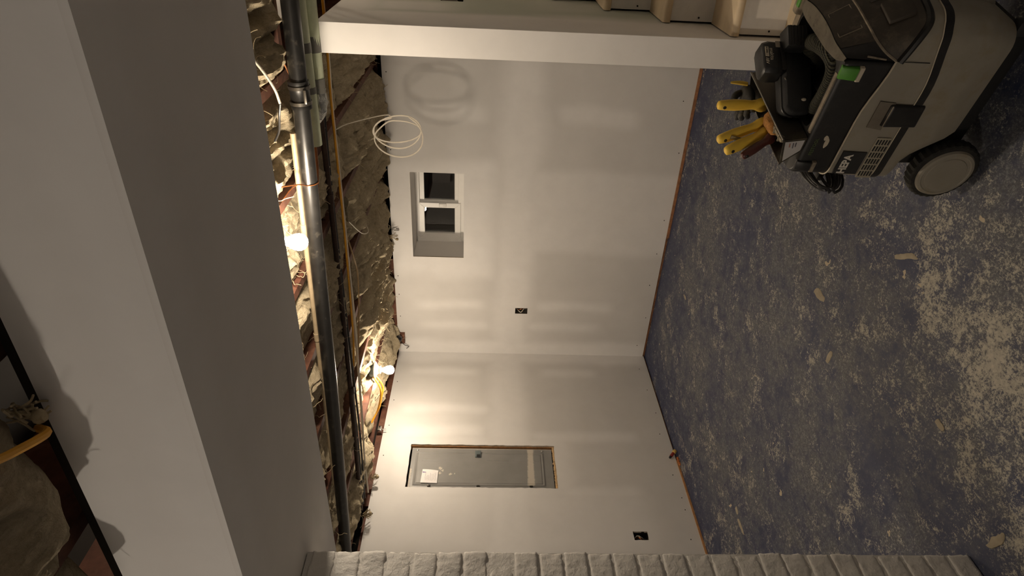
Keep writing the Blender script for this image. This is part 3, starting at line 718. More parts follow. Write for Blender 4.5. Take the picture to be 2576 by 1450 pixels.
# ------------------------------------------------------------------ breaker panel
def panel():
    t = thing('breaker_panel', (1.285, -.03, .905), 'grey metal breaker panel door recessed in the left wall', 'breaker panel')
    def mud_metal():
        m = NT('grey_painted_metal')
        c = m.ramp(m.noise(4, 4), [(.3, lin('#7d7c7a')), (.7, lin('#8b8a88'))])
        at = m.attr('smear')
        s = m.ramp(m.math('ADD', m.math('MULTIPLY', m.noise(1, 7, .7, vec=m.mapped(60, 60, 18)), .6), m.math('MULTIPLY', at, .62)), [(.56, 0), (.80, 1)])
        m.col(m.mix(m.math('MULTIPLY', s, .72), c, lin('#cfc6b8'))); m.set(Roughness=m.ramp(s, [(0, .42), (1, .85)])); return m.m
    mt = mud_metal()
    x0, x1, z0, z1 = 1.108, 1.474, .925, 1.945
    # face plate as a fine grid so that the mud smears follow the real spots
    nx, nz = 50, 110; V = []; sm = []
    for j in range(nz + 1):
        for i in range(nx + 1):
            x = x0 + (x1 - x0) * i / nx; z = z0 + (z1 - z0) * j / nz; V.append((x, -.018, z))
            e = min(x - x0, x1 - x); s = max(0, 1 - e / .012) * .9
            s = max(s, .95 * soft(z, 1.055, 1.105 - .0 + .05 * (x - 1.1), .03) * soft(x, x0 - 1, 1.45, .01))
            s = max(s, 1 * max(0, 1 - (z1 - z) / .03) * (1 if x > 1.3 else .3))
            for (a, b, r) in ((1.30, 1.735, .014), (1.345, 1.735, .013), (1.355, 1.66, .014), (1.32, 1.715, .010), (1.345, 1.63, .009)):
                s = max(s, .95 if math.hypot(x - a, z - b) < r else 0)
            sm.append(s)
    Fc = [(j*(nx+1) + i, (j+1)*(nx+1) + i, (j+1)*(nx+1) + i + 1, j*(nx+1) + i + 1) for j in range(nz) for i in range(nx)]
    def plate(name, V, sm, Fc):
        me = bpy.data.meshes.new(name); me.from_pydata(V, [], Fc)
        a = me.attributes.new('smear', 'FLOAT', 'POINT'); a.data.foreach_set('value', sm)
        o = link(name, me, mt, t, smooth=False); return o
    # rim cover behind the door: a plain plate with folded edge
    k = len(V)
    V2 = V + [(x0, -.055, z0), (x1, -.055, z0), (x1, -.055, z1), (x0, -.055, z1)]
    c = [0, nx, (nz+1)*(nx+1) - 1, nz*(nx+1)]
    ed = [list(range(nx + 1)), [j*(nx+1) + nx for j in range(nz + 1)], list(range(nz*(nx+1), (nz+1)*(nx+1)))[::-1], [j*(nx+1) for j in range(nz + 1)][::-1]]
    Fe = [tuple(ed[q] + [k + (q + 1) % 4, k + q]) for q in range(4)]
    plate('cover', V2, sm + [0] * 4, Fc + Fe)
    # door: raised field with rounded corners, shares the smears
    dx0, dx1, dz0, dz1 = 1.148, 1.452, .985, 1.915
    V3 = []; s3 = []; nx3, nz3 = 40, 100
    for j in range(nz3 + 1):
        for i in range(nx3 + 1):
            x = dx0 + (dx1 - dx0) * i / nx3; z = dz0 + (dz1 - dz0) * j / nz3
            e = min(x - dx0, dx1 - x, z - dz0, dz1 - z)
            y = -.0165 + (.004 if e > .0001 else 0) - (.003 if .014 < e < .022 else 0)
            y += -.0012 if (abs(x - 1.19) < .004 or abs(x - 1.235) < .004) and not 1.40 < z < 1.56 and e > .05 else 0
            V3.append((x, y, z))
            i2 = min(nx, max(0, round((x - x0) / (x1 - x0) * nx))); j2 = min(nz, max(0, round((z - z0) / (z1 - z0) * nz)))
            s3.append(sm[j2*(nx+1) + i2])
    plate('door', V3, s3, [(j*(nx3+1) + i, (j+1)*(nx3+1) + i, (j+1)*(nx3+1) + i + 1, j*(nx3+1) + i + 1) for j in range(nz3) for i in range(nx3)])
    lt = MB().box((1.168, -.009, 1.465), (.062, .010, .042)).build('latch', simple('blue_grey_latch', '#5b6466', .4), t, bevel=.003)
    MB().box((1.188, -.0035, 1.462), (.022, .003, .024)).build('latch_slot', M_BLACK, lt)
    for z in (1.80, 1.46, 1.09):
        MB().box((1.456, -.012, z), (.012, .008, .022)).build('hinge', simple('dark_hinge', '#45423e', .4, .6), t, bevel=.002)
    zc = simple('bright_screw', '#c9c9c4', .2, .9)
    for z in (1.905, 1.465, .995):
        MB().lathe([(.0, .006), (.006, .0045), (.0085, .001), (.0085, 0)], (1.128, -.018, z), (0, 1, 0), 12).build('screw', zc, t)
    # opening edges: stud on the right, broken plaster and foam at the foot
    MB().box((1.075, -.052, 1.43), (.036, .075, 1.06)).build('stud', M_STUD, wB, smooth=False)
    r = random.Random(4)
    m = MB(); 
    pp = [(1.095 + .382 * q / 60, -.018 + .006 * fbm(Vector((q * .3, 0, 0)), 3), .909 + .004 * fbm(Vector((q * .25, 4, 0)), 3)) for q in range(61)]
    m.tube(pp, [.010 + .006 * fbm(Vector((q * .45, 9, 0)), 3) for q in range(61)], 9)
    f = m.build('broken_plaster', simple('crumbled_tan_foam', '#b79a74', .9, var=.3, scale=60, bump=.5), wB); f['kind'] = 'stuff'
    MB().box((1.285, -.125, 1.43), (.40, .14, 1.06)).build('enclosure', M_GREYBOX, t, smooth=False)
    # taped paper
    p = thing('paper_note', (1.40, -.008, 1.80), 'white paper note with a purple square taped to the breaker panel', 'paper')
    yv = -.0095
    q = [(1.435, yv + .002, 1.86), (1.437, yv, 1.745), (1.33, yv + .004, 1.742), (1.325, yv + .012, 1.852)]
    n = 8; V = []
    for j in range(n + 1):
        for i in range(n + 1):
            a, b = i / n, j / n
            P = (Vector(q[0])*(1-a) + Vector(q[3])*a)*(1-b) + (Vector(q[1])*(1-a) + Vector(q[2])*a)*b
            V.append(P + Vector((0, .004 * a * math.sin(b * 3), 0)))
    me = bpy.data.meshes.new('sheet'); me.from_pydata([tuple(v) for v in V], [], [(j*(n+1) + i, j*(n+1) + i + 1, (j+1)*(n+1) + i + 1, (j+1)*(n+1) + i) for j in range(n) for i in range(n)])
    link('sheet', me, simple('white_paper', (.85, .82, .82), .7, var=.02), p)
    y2 = yv + .007
    MB().box((1.343, y2 + .003, 1.838), (.022, .0008, .024)).build('purple_square', simple('purple_ink', '#7a679c', .6), p, smooth=False)
    ink = simple('dark_ink', '#77737c', .7); r = random.Random(12)
    for k in range(7):
        xa = 1.425 - r.uniform(0, .012); xb = xa - r.uniform(.035, .075); z = 1.828 - .0115 * k
        n = 14; sp = [(xa + (xb - xa) * q / n, y2 + .0012 + .0035 * (1.43 - (xa + (xb - xa) * q / n)) / .1, z + r.uniform(-.0022, .0022)) for q in range(n + 1)]
        MB().tube(sp, .0005, 4).build('pen_stroke', ink, p)
panel()

# ------------------------------------------------------------------ small fitting at the foot of the left wall
t = thing('stub_fitting', (1.17, .03, 0), 'small red and yellow stub fitting with black tip at the wall foot', 'fitting')
a, b, c, d = Vector((1.155, .040, .012)), Vector((1.168, .030, .030)), Vector((1.195, .022, .055)), Vector((1.215, .020, .075))
ax = (c - b).normalized()
MB().lathe([(.0, 0), (.013, 0), (.0145, .006), (.0145, .022), (.011, .026), (0, .026)], a, ax, 16).build('yellow_collar', simple('yellow_plastic', '#c9a85a', .5), t)
MB().lathe([(.0, 0), (.0105, 0), (.0115, .012), (.0115, .034), (.010, .038), (0, .038)], a + ax * .025, ax, 16).build('red_body', simple('red_plastic', '#8e3328', .45), t)
MB().lathe([(.0, 0), (.009, 0), (.0095, .010), (.006, .018), (0, .02)], a + ax * .062, ax, 14).build('black_tip', M_BLACK, t)
m = MB(); r = random.Random(2)
for q in range(9): m.ball((1.215 + .008 * q + r.uniform(-.004, .004), .028 + r.uniform(0, .01), .010), (.007, .006, .008), 7, .6, q)
f = tag(m.build('orange_crumbs', simple('orange_foam', '#b9703f', .9, bump=.4)), 'crumbs of orange foam at the foot of the panel wall', 'debris'); f['kind'] = 'stuff'

# ------------------------------------------------------------------ brick pillar
def pillar():
    t = struct('brick_pillar', (3.65, 1.8, 0))
    x0, x1, y0, y1 = 3.306, 3.93, 1.70, 1.912
    MB().box(((x0 + x1)/2, (y0 + y1)/2, .97), (x1 - x0 - .009, y1 - y0 - .0065, 1.935)).build('mortar_core', M_BRICK, t, smooth=False)
    H = 1.928 / 27; hh = H - .0035
    protos = {}
    def proto(L, k):
        n = (max(4, int(L / .008)), 10, 9); m = bmesh.new()
        bmesh.ops.create_cube(m, size=1)
        es = list(m.edges)
        for ax_, cnt in ((0, n[0]), (1, n[1]), (2, n[2])):
            e = [e for e in m.edges if abs((e.verts[0].co - e.verts[1].co)[ax_]) > 1e-4 and all(abs((e.verts[0].co - e.verts[1].co)[q]) < 1e-4 for q in range(3) if q != ax_)]
            bmesh.ops.subdivide_edges(m, edges=e, cuts=cnt - 1, use_grid_fill=True)
        S = Vector((L, y1 - y0, hh))
        for v in m.verts:
            p = Vector((v.co.x * S.x, v.co.y * S.y, v.co.z * S.z))
            # soften the arrises
            ex = [max(0, abs(p[q]) - (S[q] / 2 - .006)) for q in range(3)]
            l = math.sqrt(sum(q * q for q in ex))
            if l > .006:
                for q in range(3): p[q] -= math.copysign(ex[q] * (1 - .006 / l), p[q])
            s = Vector((k * 7.3, k * 3.1, 0))
            nrm = Vector((v.co.x if abs(v.co.x) > .49 else 0, v.co.y if abs(v.co.y) > .49 else 0, v.co.z if abs(v.co.z) > .49 else 0))
            p += nrm * 2 * (.0026 * fbm(p * 20 + s, 3) + .0020 * fbm(p * 85 + s, 3))
            v.co = p
        me = bpy.data.meshes.new('brick'); m.to_mesh(me); m.free(); me.materials.append(M_BRICK)
        me.polygons.foreach_set('use_smooth', [True] * len(me.polygons))
        return me
    r = random.Random(5); Lf = .2; jl = .006
    for c in range(27):
        z = H * c + H / 2
        ends = [x0, x0 + .207, x0 + .415, x1] if c % 2 == 0 else [x0, x0 + .27, x0 + .477, x1]
        for a, b in zip(ends, ends[1:]):
            L = round(b - a - jl, 3); k = r.randrange(4)
            if (L, k) not in protos: protos[(L, k)] = proto(L, k)
            o = bpy.data.objects.new('brick', protos[(L, k)]); C.objects.link(o); o.parent = t
            o.matrix_basis = wm(t).inverted() @ (Matrix.Translation(((a + b)/2 + r.uniform(-.003, .003), (y0 + y1)/2 + r.uniform(-.0015, .0015), z + r.uniform(-.0015, .0015))) @ Matrix.Rotation(r.uniform(-.012, .012), 4, 'Z') @ Matrix.Rotation(r.uniform(-.01, .01), 4, 'Y'))
pillar()

# ------------------------------------------------------------------ stairs
def stairs():
    t = thing('staircase', (1.2, 3.5, 0), 'unfinished wooden staircase with white risers climbing beside the stub wall', 'staircase')
    noz = [(2.07, .293), (1.81, .51), (1.57, .728), (1.33, .945), (1.09, 1.162), (.85, 1.38), (.61, 1.597), (.37, 1.815), (.13, 2.03)]
    ya, yb = 3.054, 3.99
    prev = 0
    for k, (x, z) in enumerate(noz):
        run = .27 if k else .29
        m = MB(); th = .034
        run = min(run, x - .012)
        pr = [(x - run, z), (x - .012, z), (x - .004, z - .004), (x, z - .012), (x, z - .022), (x - .004, z - .030), (x - .012, z - th), (x - run, z - th)]
        y_0 = ya if k else ya + .0
        m.loft([[Vector((a, y_0, b)) for a, b in pr], [Vector((a, yb, b)) for a, b in pr]]).build('tread', M_DOLLY, t, angle=50)
        zb = 0 if k == 0 else noz[k-1][1]
        MB().box((x - .034, (ya + yb)/2 + .002, (zb + z - th)/2), (.014, yb - ya - .006, z - th - zb)).build('riser', M_RISER, t, smooth=False)
        for yy in (ya + .02,):
            MB().lathe([(0, .001), (.004, .001), (.004, -.001)], (x - .0265, yy, zb + .06), (1, 0, 0), 8).build('nail', M_SCREW, t)
    # stringers
    for y in (ya + .03, (ya + yb)/2, yb - .03):
        pts = []
        for k, (x, z) in enumerate(noz):
            pts += [(x - .042, (0 if k == 0 else noz[k-1][1]) - .034), (x - .042, z - .035)]
        pts = [(p[0], max(p[1], 0.0)) for p in pts] + [(.03, 1.99), (.03, 1.66), (1.75, 0.0)]
        n = len(pts); m = MB(); m.add([(a, y - .019, b) for a, b in pts] + [(a, y + .019, b) for a, b in pts], [tuple(range(n)), tuple(range(n, 2*n))[::-1]] + [(i, (i+1) % n, n + (i+1) % n, n + i) for i in range(n)])
        m.build('stringer', M_STUD, t, smooth=False)
stairs()

#VAC#
# ------------------------------------------------------------------ dust extractor
VTH = math.radians(73.5); VO = Vector((2.671, 2.864, 0))
VL = Vector((math.cos(VTH), math.sin(VTH), 0)); VN = Vector((math.sin(VTH), -math.cos(VTH), 0))
def V(l, w, h): return VO + VL * l + VN * w + Vector((0, 0, h))
M_VGREY = simple('dusty_grey_plastic', '#8e887b', .55, var=.08, scale=12, dirt='#857a62', dirt_amt=.42, dirt_scale=11)
M_VBLACK = simple('dusty_black_plastic', (.012, .0115, .011), .4, var=.3, scale=40, dirt='#3a352c', dirt_amt=.25, dirt_scale=10)
M_VBROWN = simple('dust_brown_panel', '#3d362d', .6, var=.2, scale=16, dirt='#6b6151', dirt_amt=.4, dirt_scale=14)
M_DUSTRIM = simple('dust_caked_rim', '#857a69', .85, var=.3, scale=60, bump=.3)
M_VDARK = simple('underside_black', (.01, .01, .01), .7)
M_LATCH = simple("green_latch_plastic", "#4c8a2e", .45, var=.08)
M_LIGHTP = simple('pale_worn_plastic', '#c4b9a4', .6, var=.1)
M_TYRE = simple('tyre_rubber', (.012, .011, .009), .8, var=.4, scale=40, dirt='#3b382c', dirt_amt=.4, dirt_scale=12)
def extractor():
    t = thing('dust_extractor', VO, 'grey and black wheeled dust extractor with green latches', 'vacuum cleaner', rot=(0, 0, VTH))
    la, lb, wa, wb_ = -.045, .455, .020, -.350
    def plan(inset=0, l0=la, l1=lb, w0=wb_, w1=wa, r=.05, rf=.055, n=7):
        """rounded rectangle, counter-clockwise from above in (l, -w); returns (l, w)"""
        l0 += inset; l1 -= inset; w0 += inset; w1 -= inset; P = []
        for (cl, cw, rr, a0) in ((l0 + r, w1 - r, r, 180), (l0 + r, w0 + r, r, 270 - 180), (l1 - rf, w0 + rf, rf, 0), (l1 - rf, w1 - rf, rf, 270)):
            pass
        def arc(cl, cw, rr, a, b):
            return [(cl + rr * math.cos(math.radians(a + (b - a) * k / n)), cw + rr * math.sin(math.radians(a + (b - a) * k / n))) for k in range(n + 1)]
        def seg(p, q, m): return [(p[0] + (q[0]-p[0]) * k / m, p[1] + (q[1]-p[1]) * k / m) for k in range(1, m)]
        A = arc(l0 + r, w1 - r, r, 180, 90); B = arc(l1 - rf, w1 - rf, rf, 90, 0)
        Cc = arc(l1 - rf, w0 + rf, rf, 0, -90); Dd = arc(l0 + r, w0 + r, r, -90, -180)
        P = A + seg(A[-1], B[0], 14) + B + seg(B[-1], Cc[0], 8) + Cc + seg(Cc[-1], Dd[0], 14) + Dd + seg(Dd[-1], A[0], 8)
        return P
    def sm(a, b, x): x = max(0, min(1, (x - a) / (b - a))); return x * x * (3 - 2 * x)
    ax = lambda l: .130 + .105 * (1 - sm(.02, .135, l))            # lower edge of the tub, raised over the wheel
    # bulge of the front wall
    def bul(P): return [(l + (.022 * (1 - ((w + .165) / .185) ** 2) if l > .44 else 0), w) for l, w in P]
    hs = lambda l: .292 + .032 * sm(.26, .45, l)                    # lower edge of the bumper stripe
    stripe = .020
    rings = []
    for (f, ins) in ((-.0, .034), (.0, .026), (.10, .020), (.40, .005), (.52, .001), (1.0, 0)):
        r = []
        for l, w in bul(plan(ins)):
            h0 = ax(l); h1 = hs(l)
            r.append(V(l, w, h0 + (h1 - h0) * f))
        rings.append(r)
    MB().loft(rings).build('container', M_VGREY, t, angle=32)
    # wheel house / chassis below
    MB().hexa([V(-.02, -.05, .05), V(.40, -.05, .055), V(.40, -.29, .055), V(-.02, -.29, .05)], [V(-.02, -.045, .22), V(.40, -.045, .14), V(.40, -.29, .14), V(-.02, -.29, .22)]).build('chassis', M_VDARK, t, bevel=.01)
    MB().loft([[V(l, w, hs(l) - .002) for l, w in bul(plan(.001))], [V(l, w, hs(l)) for l, w in bul(plan(-.0018))], [V(l, w, hs(l) + stripe) for l, w in bul(plan(-.0018))], [V(l, w, hs(l) + stripe + .002) for l, w in bul(plan(.001))]]).build('bumper_strip', M_VBLACK, t, angle=50)
    hT = lambda l: .447 - .024 * sm(.17, .345, l) - .040 * sm(.345, .445, l)
    rings = []
    for f, ins in ((0, .001), (.5, .002), (.97, .005), (1, .010)):
        rings.append([V(l, w, (hs(l) + stripe + .002) * (1 - f) + hT(l) * f) for l, w in bul(plan(ins))])
    MB().loft(rings).build('housing', M_VGREY, t, angle=32)
    eg = [V(l, w, hs(l) + stripe + .0025) for l, w in bul(plan(-.0008))]
    MB().tube(eg + [eg[0]], .0016, 6).build('housing_edge', M_LIGHTP, t)
    MB().hexa([V(.346, .0195, .338), V(.3475, .0195, .338), V(.3475, .0195, .418), V(.346, .0195, .418)], [V(.346, .0207, .338), V(.3475, .0207, .338), V(.3475, .0207, .418), V(.346, .0207, .418)]).build('housing_seam', M_VDARK, t, smooth=False)
    # pale seam between housing and lid
    rear = [p for p in plan(.003, l1=.60) if p[0] <= .346]
    def strip_path(P, hfun): return [V(l, w, hfun(l)) for l, w in P]
    P0 = plan(.002, l1=.60)
    i0 = [i for i, p in enumerate(P0) if p[0] <= .347]
    # order: start at far front, round the rear, to the near front
    k = next(i for i in range(len(P0)) if P0[i][0] <= .347 and P0[i-1][0] > .347)
    loop = []
    for q in range(len(P0)):
        p = P0[(k + q) % len(P0)]
        if p[0] > .347: break
        loop.append(p)
    loop = [(.347, loop[0][1])] + loop + [(.347, loop[-1][1])]
    MB().tube(strip_path(loop, lambda l: hT(l) + .002), .0024, 6).build('lid_seam', M_LIGHTP, t)
    # black lid with the hose bay
    RIM = .553
    outer = plan(.006, l1=.347, rf=.012, r=.045)
    inner = plan(0, l0=.112, l1=.318, w0=-.300, w1=-.012, r=.03, rf=.03)
    L = [[V(l, w, hT(l)) for l, w in outer], [V(l, w, .54) for l, w in outer], [V(l + .001, w, RIM - .003) for l, w in plan(.009, l1=.345, rf=.012, r=.045)], [V(l, w, RIM) for l, w in plan(.013, l1=.343, rf=.012, r=.045)],
         [V(l, w, RIM) for l, w in inner], [V(l, w, .462) for l, w in plan(.006, l0=.112, l1=.318, w0=-.300, w1=-.012, r=.03, rf=.03)]]
    MB().loft(L).build('lid', M_VBLACK, t, angle=40)
    # dust-caked ledge on the near rim and far rim
    for w0, w1, a, b in ((-.004, .009, .115, .30), (-.335, -.306, .20, .40)):
        MB().hexa([V(a, w0, RIM - .004), V(b, w0, RIM - .004), V(b, w1, RIM - .004), V(a, w1, RIM - .004)], [V(a, w0, RIM + .0035), V(b, w0, RIM + .0035), V(b, w1, RIM + .0025), V(a, w1, RIM + .0025)]).build('rim_ledge', M_DUSTRIM, t, bevel=.002)
    # front: control panel between the lower band and the pale trim, hose block above
    def mirror(P): return P + [(l, -.33 - w, h) for l, w, h in P[::-1]]
    Lc = mirror([(.345, .018, .423), (.40, .013, .405), (.436, .002, .391), (.452, -.020, .386), (.463, -.06, .385), (.472, -.12, .385)])
    Uc = mirror([(.346, .0175, .4235), (.362, .004, .455), (.380, -.018, .478), (.398, -.045, .494), (.410, -.085, .502), (.416, -.135, .504)])
    Tc = mirror([(.347, .012, .553), (.350, -.005, .556), (.353, -.022, .560), (.358, -.05, .565), (.366, -.085, .567), (.372, -.135, .568)])
    Bc = mirror([(.335, .006, .553), (.330, -.006, .556), (.324, -.022, .560), (.322, -.05, .563), (.320, -.085, .565), (.320, -.135, .565)])
    def dense(P, m=4): return spline([Vector(p) for p in P], m)
    def surf(rows, name, mat, thick=True, ang=35):
        R = [[V(*p) for p in r] for r in rows]
        m = MB(); m.loft(R, False, False, closed=False); return m.build(name, mat, t, angle=ang)
    a, b, c, d = dense(Lc), dense(Uc), dense(Tc), dense(Bc)
    surf([a, [x.lerp(y, .5) for x, y in zip(a, b)], b], 'control_panel', M_VBROWN)
    surf([b, [x.lerp(y, .5) for x, y in zip(b, c)], [x.lerp(y, .94) for x, y in zip(b, c)], c, d, [p + Vector((-.012, 0, -.05)) for p in d]], 'hose_block', M_VBLACK)
    MB().tube([V(*p) for p in b], .0035, 6).build('panel_trim', M_DUSTRIM, t)
    MB().tube([V(p.x + .001, p.y + .002, p.z - .006) for p in a], .0095, 8).build('bumper_band', M_VBLACK, t)
    # raised rectangle with worn lettering on the block, oval dimple
    def onblock(u, s, out=.002):             # u: 0 trim .. 1 top; s along w
        w = s; i = min(range(len(b)), key=lambda q: abs(b[q].y - w)); p = b[i].lerp(c[i], u); return V(p.x + out * .8, w, p.z + out * .6)
    q = [onblock(.18, -.055), onblock(.18, -.150), onblock(.86, -.150), onblock(.86, -.055)]
    for x, y in zip(q, q[1:] + q[:1]): MB().tube([x, y], .0011, 5).build('emblem_frame', M_DUSTRIM, t)
    surf([[p + Vector((-.0005, 0, .0012)) for p in c], [p.lerp(q, .5) + Vector((0, 0, .0012)) for p, q in zip(c, d)], [p + Vector((.0, 0, .0012)) for p in d], [p + Vector((-.0128, 0, -.04)) for p in d]], 'dusty_block_top', simple('dusty_grey_black', '#5f584c', .8, var=.3, scale=20, dirt='#26231f', dirt_amt=.4, dirt_scale=30))
    # dusty dark-brown top plate of the block
    surf([[x.lerp(y, .02) for x, y in zip(b, c)][8:-8], [x.lerp(y, .5) + Vector((.0016, 0, .001)) for x, y in zip(b, c)][8:-8], [x.lerp(y, .98) + Vector((.001, 0, .001)) for x, y in zip(b, c)][8:-8]], 'block_face', M_VBROWN)
    def onpanel(u, s, out=.003):
        i = min(range(len(a)), key=lambda q: abs(a[q].y - s)); p = a[i].lerp(b[i], u); return V(p.x + out * .95, s, p.z + out * .3)
    def pad(u0, u1, s0, s1, out, name, mat, bev=.003):
        f = [onpanel(u0, s0, -.002), onpanel(u0, s1, -.002), onpanel(u1, s1, -.002), onpanel(u1, s0, -.002)]
        g = [onpanel(u0, s0, out), onpanel(u0, s1, out), onpanel(u1, s1, out), onpanel(u1, s0, out)]
        return MB().hexa(f, g).build(name, mat, t, bevel=bev)
    pad(.16, .68, -.030, -.098, .009, 'socket_cover', M_VBROWN)
    pad(.20, .78, -.125, -.20, .003, 'control_plate', M_VBROWN)
    for s in (-.142, -.165):
        p = onpanel(.5, s, .003); MB().lathe([(0, .014), (.008, .014), (.011, .002), (.011, 0), (0, 0)], p, VL * .95 + Vector((0, 0, .3)), 16).build('control_knob', M_VBLACK, t)
    # louvres in the front of the housing, latch bar and recess in the tub
    for k in range(14):
        w = -.075 - k * .0085; bl = .022 * (1 - ((w + .165) / .185) ** 2)
        MB().box((0, 0, 0), (.004, .0045, .026)).v
        mm = MB().hexa([V(lb + bl - .004, w, .350), V(lb + bl - .004, w + .0048, .350), V(lb + bl - .004, w + .0048, .374), V(lb + bl - .004, w, .374)], [V(lb + bl - .0015, w, .350), V(lb + bl - .0015, w + .0048, .350), V(lb + bl - .0015, w + .0048, .374), V(lb + bl - .0015, w, .374)])
        mm.build('louvre', M_VDARK, t, smooth=False)
    MB().hexa([V(.47, -.10, .262), V(.473, -.19, .262), V(.473, -.19, .292), V(.47, -.10, .292)], [V(.488, -.10, .262), V(.494, -.19, .262), V(.494, -.19, .292), V(.488, -.10, .292)]).build('front_latch', M_VBLACK, t, bevel=.004)
    MB().hexa([V(.462, -.07, .19), V(.466, -.22, .19), V(.466, -.22, .255), V(.462, -.07, .255)], [V(.482, -.075, .20), V(.488, -.215, .20), V(.486, -.215, .245), V(.480, -.075, .245)]).build('inlet_plate', M_VGREY, t, bevel=.004)
    MB().lathe([(0, -.01), (.034, -.01), (.034, .022), (.028, .024), (.028, .002), (0, .002)], V(.478, -.155, .222), VL, 24).build('hose_inlet', M_VBLACK, t)
    # side clip
    f = lambda l, h, w: V(l, w, h)
    rc = MB().hexa([f(.143, .366, .0195), f(.229, .366, .0195), f(.232, .410, .0185), f(.150, .410, .0185)], [f(.143, .366, .0215), f(.229, .366, .0215), f(.232, .410, .0208), f(.150, .410, .0208)]).build('clip_recess', simple('recess_shade_grey', '#6f675a', .6), t, smooth=False)  # thin plate, not sunk in; the recess shade is put into its darker grey
    cl = MB().hexa([f(.156, .276, .018), f(.226, .280, .018), f(.226, .380, .018), f(.156, .380, .018)], [f(.158, .278, .027), f(.224, .282, .027), f(.224, .372, .031), f(.158, .372, .031)]).build('side_clip', M_VBLACK, t, bevel=.005)
    MB().tube([f(.158, .3735, .0300), f(.224, .3735, .0300)], .0016, 6).build('clip_edge', M_DUSTRIM, cl)
    # label with lettering
    lw = .0215
    MB().hexa([f(-.012, .366, .018), f(.066, .366, .018), f(.066, .436, .018), f(-.012, .436, .018)], [f(-.012, .366, lw), f(.066, .366, lw), f(.066, .436, lw), f(-.012, .436, lw)]).build('label_plate', simple('black_label', (.016, .016, .016), .5), t, smooth=False)
    M_LET = simple('white_lettering', '#d8d2c6', .6, var=.03)
    text('lettering', 'HEPA', .0315, V(-.0105, lw + .0003, .404), VL, (0, 0, 1), M_LET, t, .0004, sx=.88, bold=.0011)
    # side vent: pale panel with dark slots
    MB().hexa([f(-.024, .316, .018), f(.118, .320, .018), f(.118, .362, .018), f(-.024, .362, .018)], [f(-.024, .316, .0225), f(.118, .320, .0225), f(.118, .362, .0222), f(-.024, .362, .0222)]).build('vent_panel', simple('pale_grey_plastic', '#9a927f', .55, dirt='#6e654f', dirt_amt=.3), t, bevel=.002)
    sl = None
    for i in range(6):
        for j in range(5):
            l = -.016 + i * .0222; h = .3215 + j * .0083
            mw = Matrix.Translation(V(l + .0085, .0222, h + .0014)) @ Matrix.Rotation(VTH, 4, 'Z')
            if sl is None:
                sl = MB().box((0, 0, 0), (.0165, .002, .0042)).build('vent_slot', M_VDARK, None, smooth=False); sl.parent = t; sl.matrix_basis = wm(t).inverted() @ mw
            else: dup(sl, t, mw)
    # worn maker's lettering and sticker on the lid
    M_FAD = simple('faded_green_lettering', '#5c6b43', .6)
    text('lettering', 'FESTOOL', .0140, V(.046, .0152, .522), VL, (0, 0, 1), M_FAD, t, .0004)
    for (a0, b0, sx_, sz_) in ((.106, .503, .008, .006), (.090, .496, .017, .006)):
        MB().lathe([(0, .0008), (1, .0008), (1, 0), (0, 0)], (0, 0, 0), (0, 0, 1), 16)
        P = [V(a0 + sx_ * math.cos(x) * (1 + .15 * math.sin(3*x)), .0146, b0 + sz_ * math.sin(x)) for x in [2*math.pi*k/18 for k in range(18)]]
        MB().loft([P, [p + VN * .0012 for p in P]]).build('worn_sticker', M_LIGHTP, t, smooth=False)
    P = [V(.352 + dx, .0125 + .0, h) for dx, h in ((0, .525), (.004, .527), (.004, .448), (0, .444))]
    # deep scratch on the block side
    MB().tube([V(.352, .0085, .500), V(.349, .016, .452)], [.0026, .0022], 6).build('scratch', M_DUSTRIM, t)
    # top latches: near green, near rear dark, far green
    def latch(l0, l1, w, h0, h1, mat, s=1):
        g = MB().hexa([V(l0, w - .004 * s, h0), V(l1, w - .004 * s, h0), V(l1, w - .012 * s, h1), V(l0, w - .012 * s, h1)], [V(l0 + .003, w + .013 * s, h0 + .004), V(l1 - .003, w + .013 * s, h0 + .004), V(l1 - .003, w + .004 * s, h1 + .004), V(l0 + .003, w + .004 * s, h1 + .004)]).build('top_latch', mat, t, bevel=.003)
        MB().hexa([V(l0 - .001, w - .006 * s, h0 - .012), V(l1 + .001, w - .006 * s, h0 - .012), V(l1 + .001, w - .006 * s, h0 + .002), V(l0 - .001, w - .006 * s, h0 + .002)], [V(l0, w + .011 * s, h0 - .010), V(l1, w + .011 * s, h0 - .010), V(l1, w + .012 * s, h0 + .002), V(l0, w + .012 * s, h0 + .002)]).build('latch_base', M_LIGHTP if mat is M_LATCH else M_DUSTRIM, g, bevel=.002)
    latch(.288, .328, .014, .508, .552, M_LATCH)
    latch(-.010, .026, .012, .508, .550, M_VBLACK)
    latch(.322, .352, -.318, .535, .572, M_LATCH, s=-.8)
    MB().hexa([V(.30, -.34, .54), V(.40, -.34, .54), V(.40, -.305, .54), V(.30, -.305, .54)], [V(.30, -.34, .572), V(.395, -.34, .575), V(.395, -.31, .575), V(.30, -.31, .572)]).build('far_ledge', M_DUSTRIM, t, bevel=.006)
    # wheels
    R = .098
    def wheel(wo, s):
        c = V(0, wo, R)
        ty = MB(); n = 60; rings = []
        prof = [(.072, -.040), (.088, -.040), (.0945, -.036), (.0965, -.026), (.0965, -.012), (.0945, -.004), (.090, .0), (.080, .001), (.072, .0)]
        for (rr, d) in prof:
            rg = []
            for j in range(n):
                a = 2*math.pi*j/n; q = rr + (.0022 if (j % 2 == 0) else -.001) * (1 if rr > .089 else 0)
                rg.append(c + VL * math.cos(a) * q + Vector((0, 0, math.sin(a) * q)) + VN * d * s)
            rings.append(rg)
        o = ty.loft(rings).build('wheel', M_TYRE, t, angle=25)
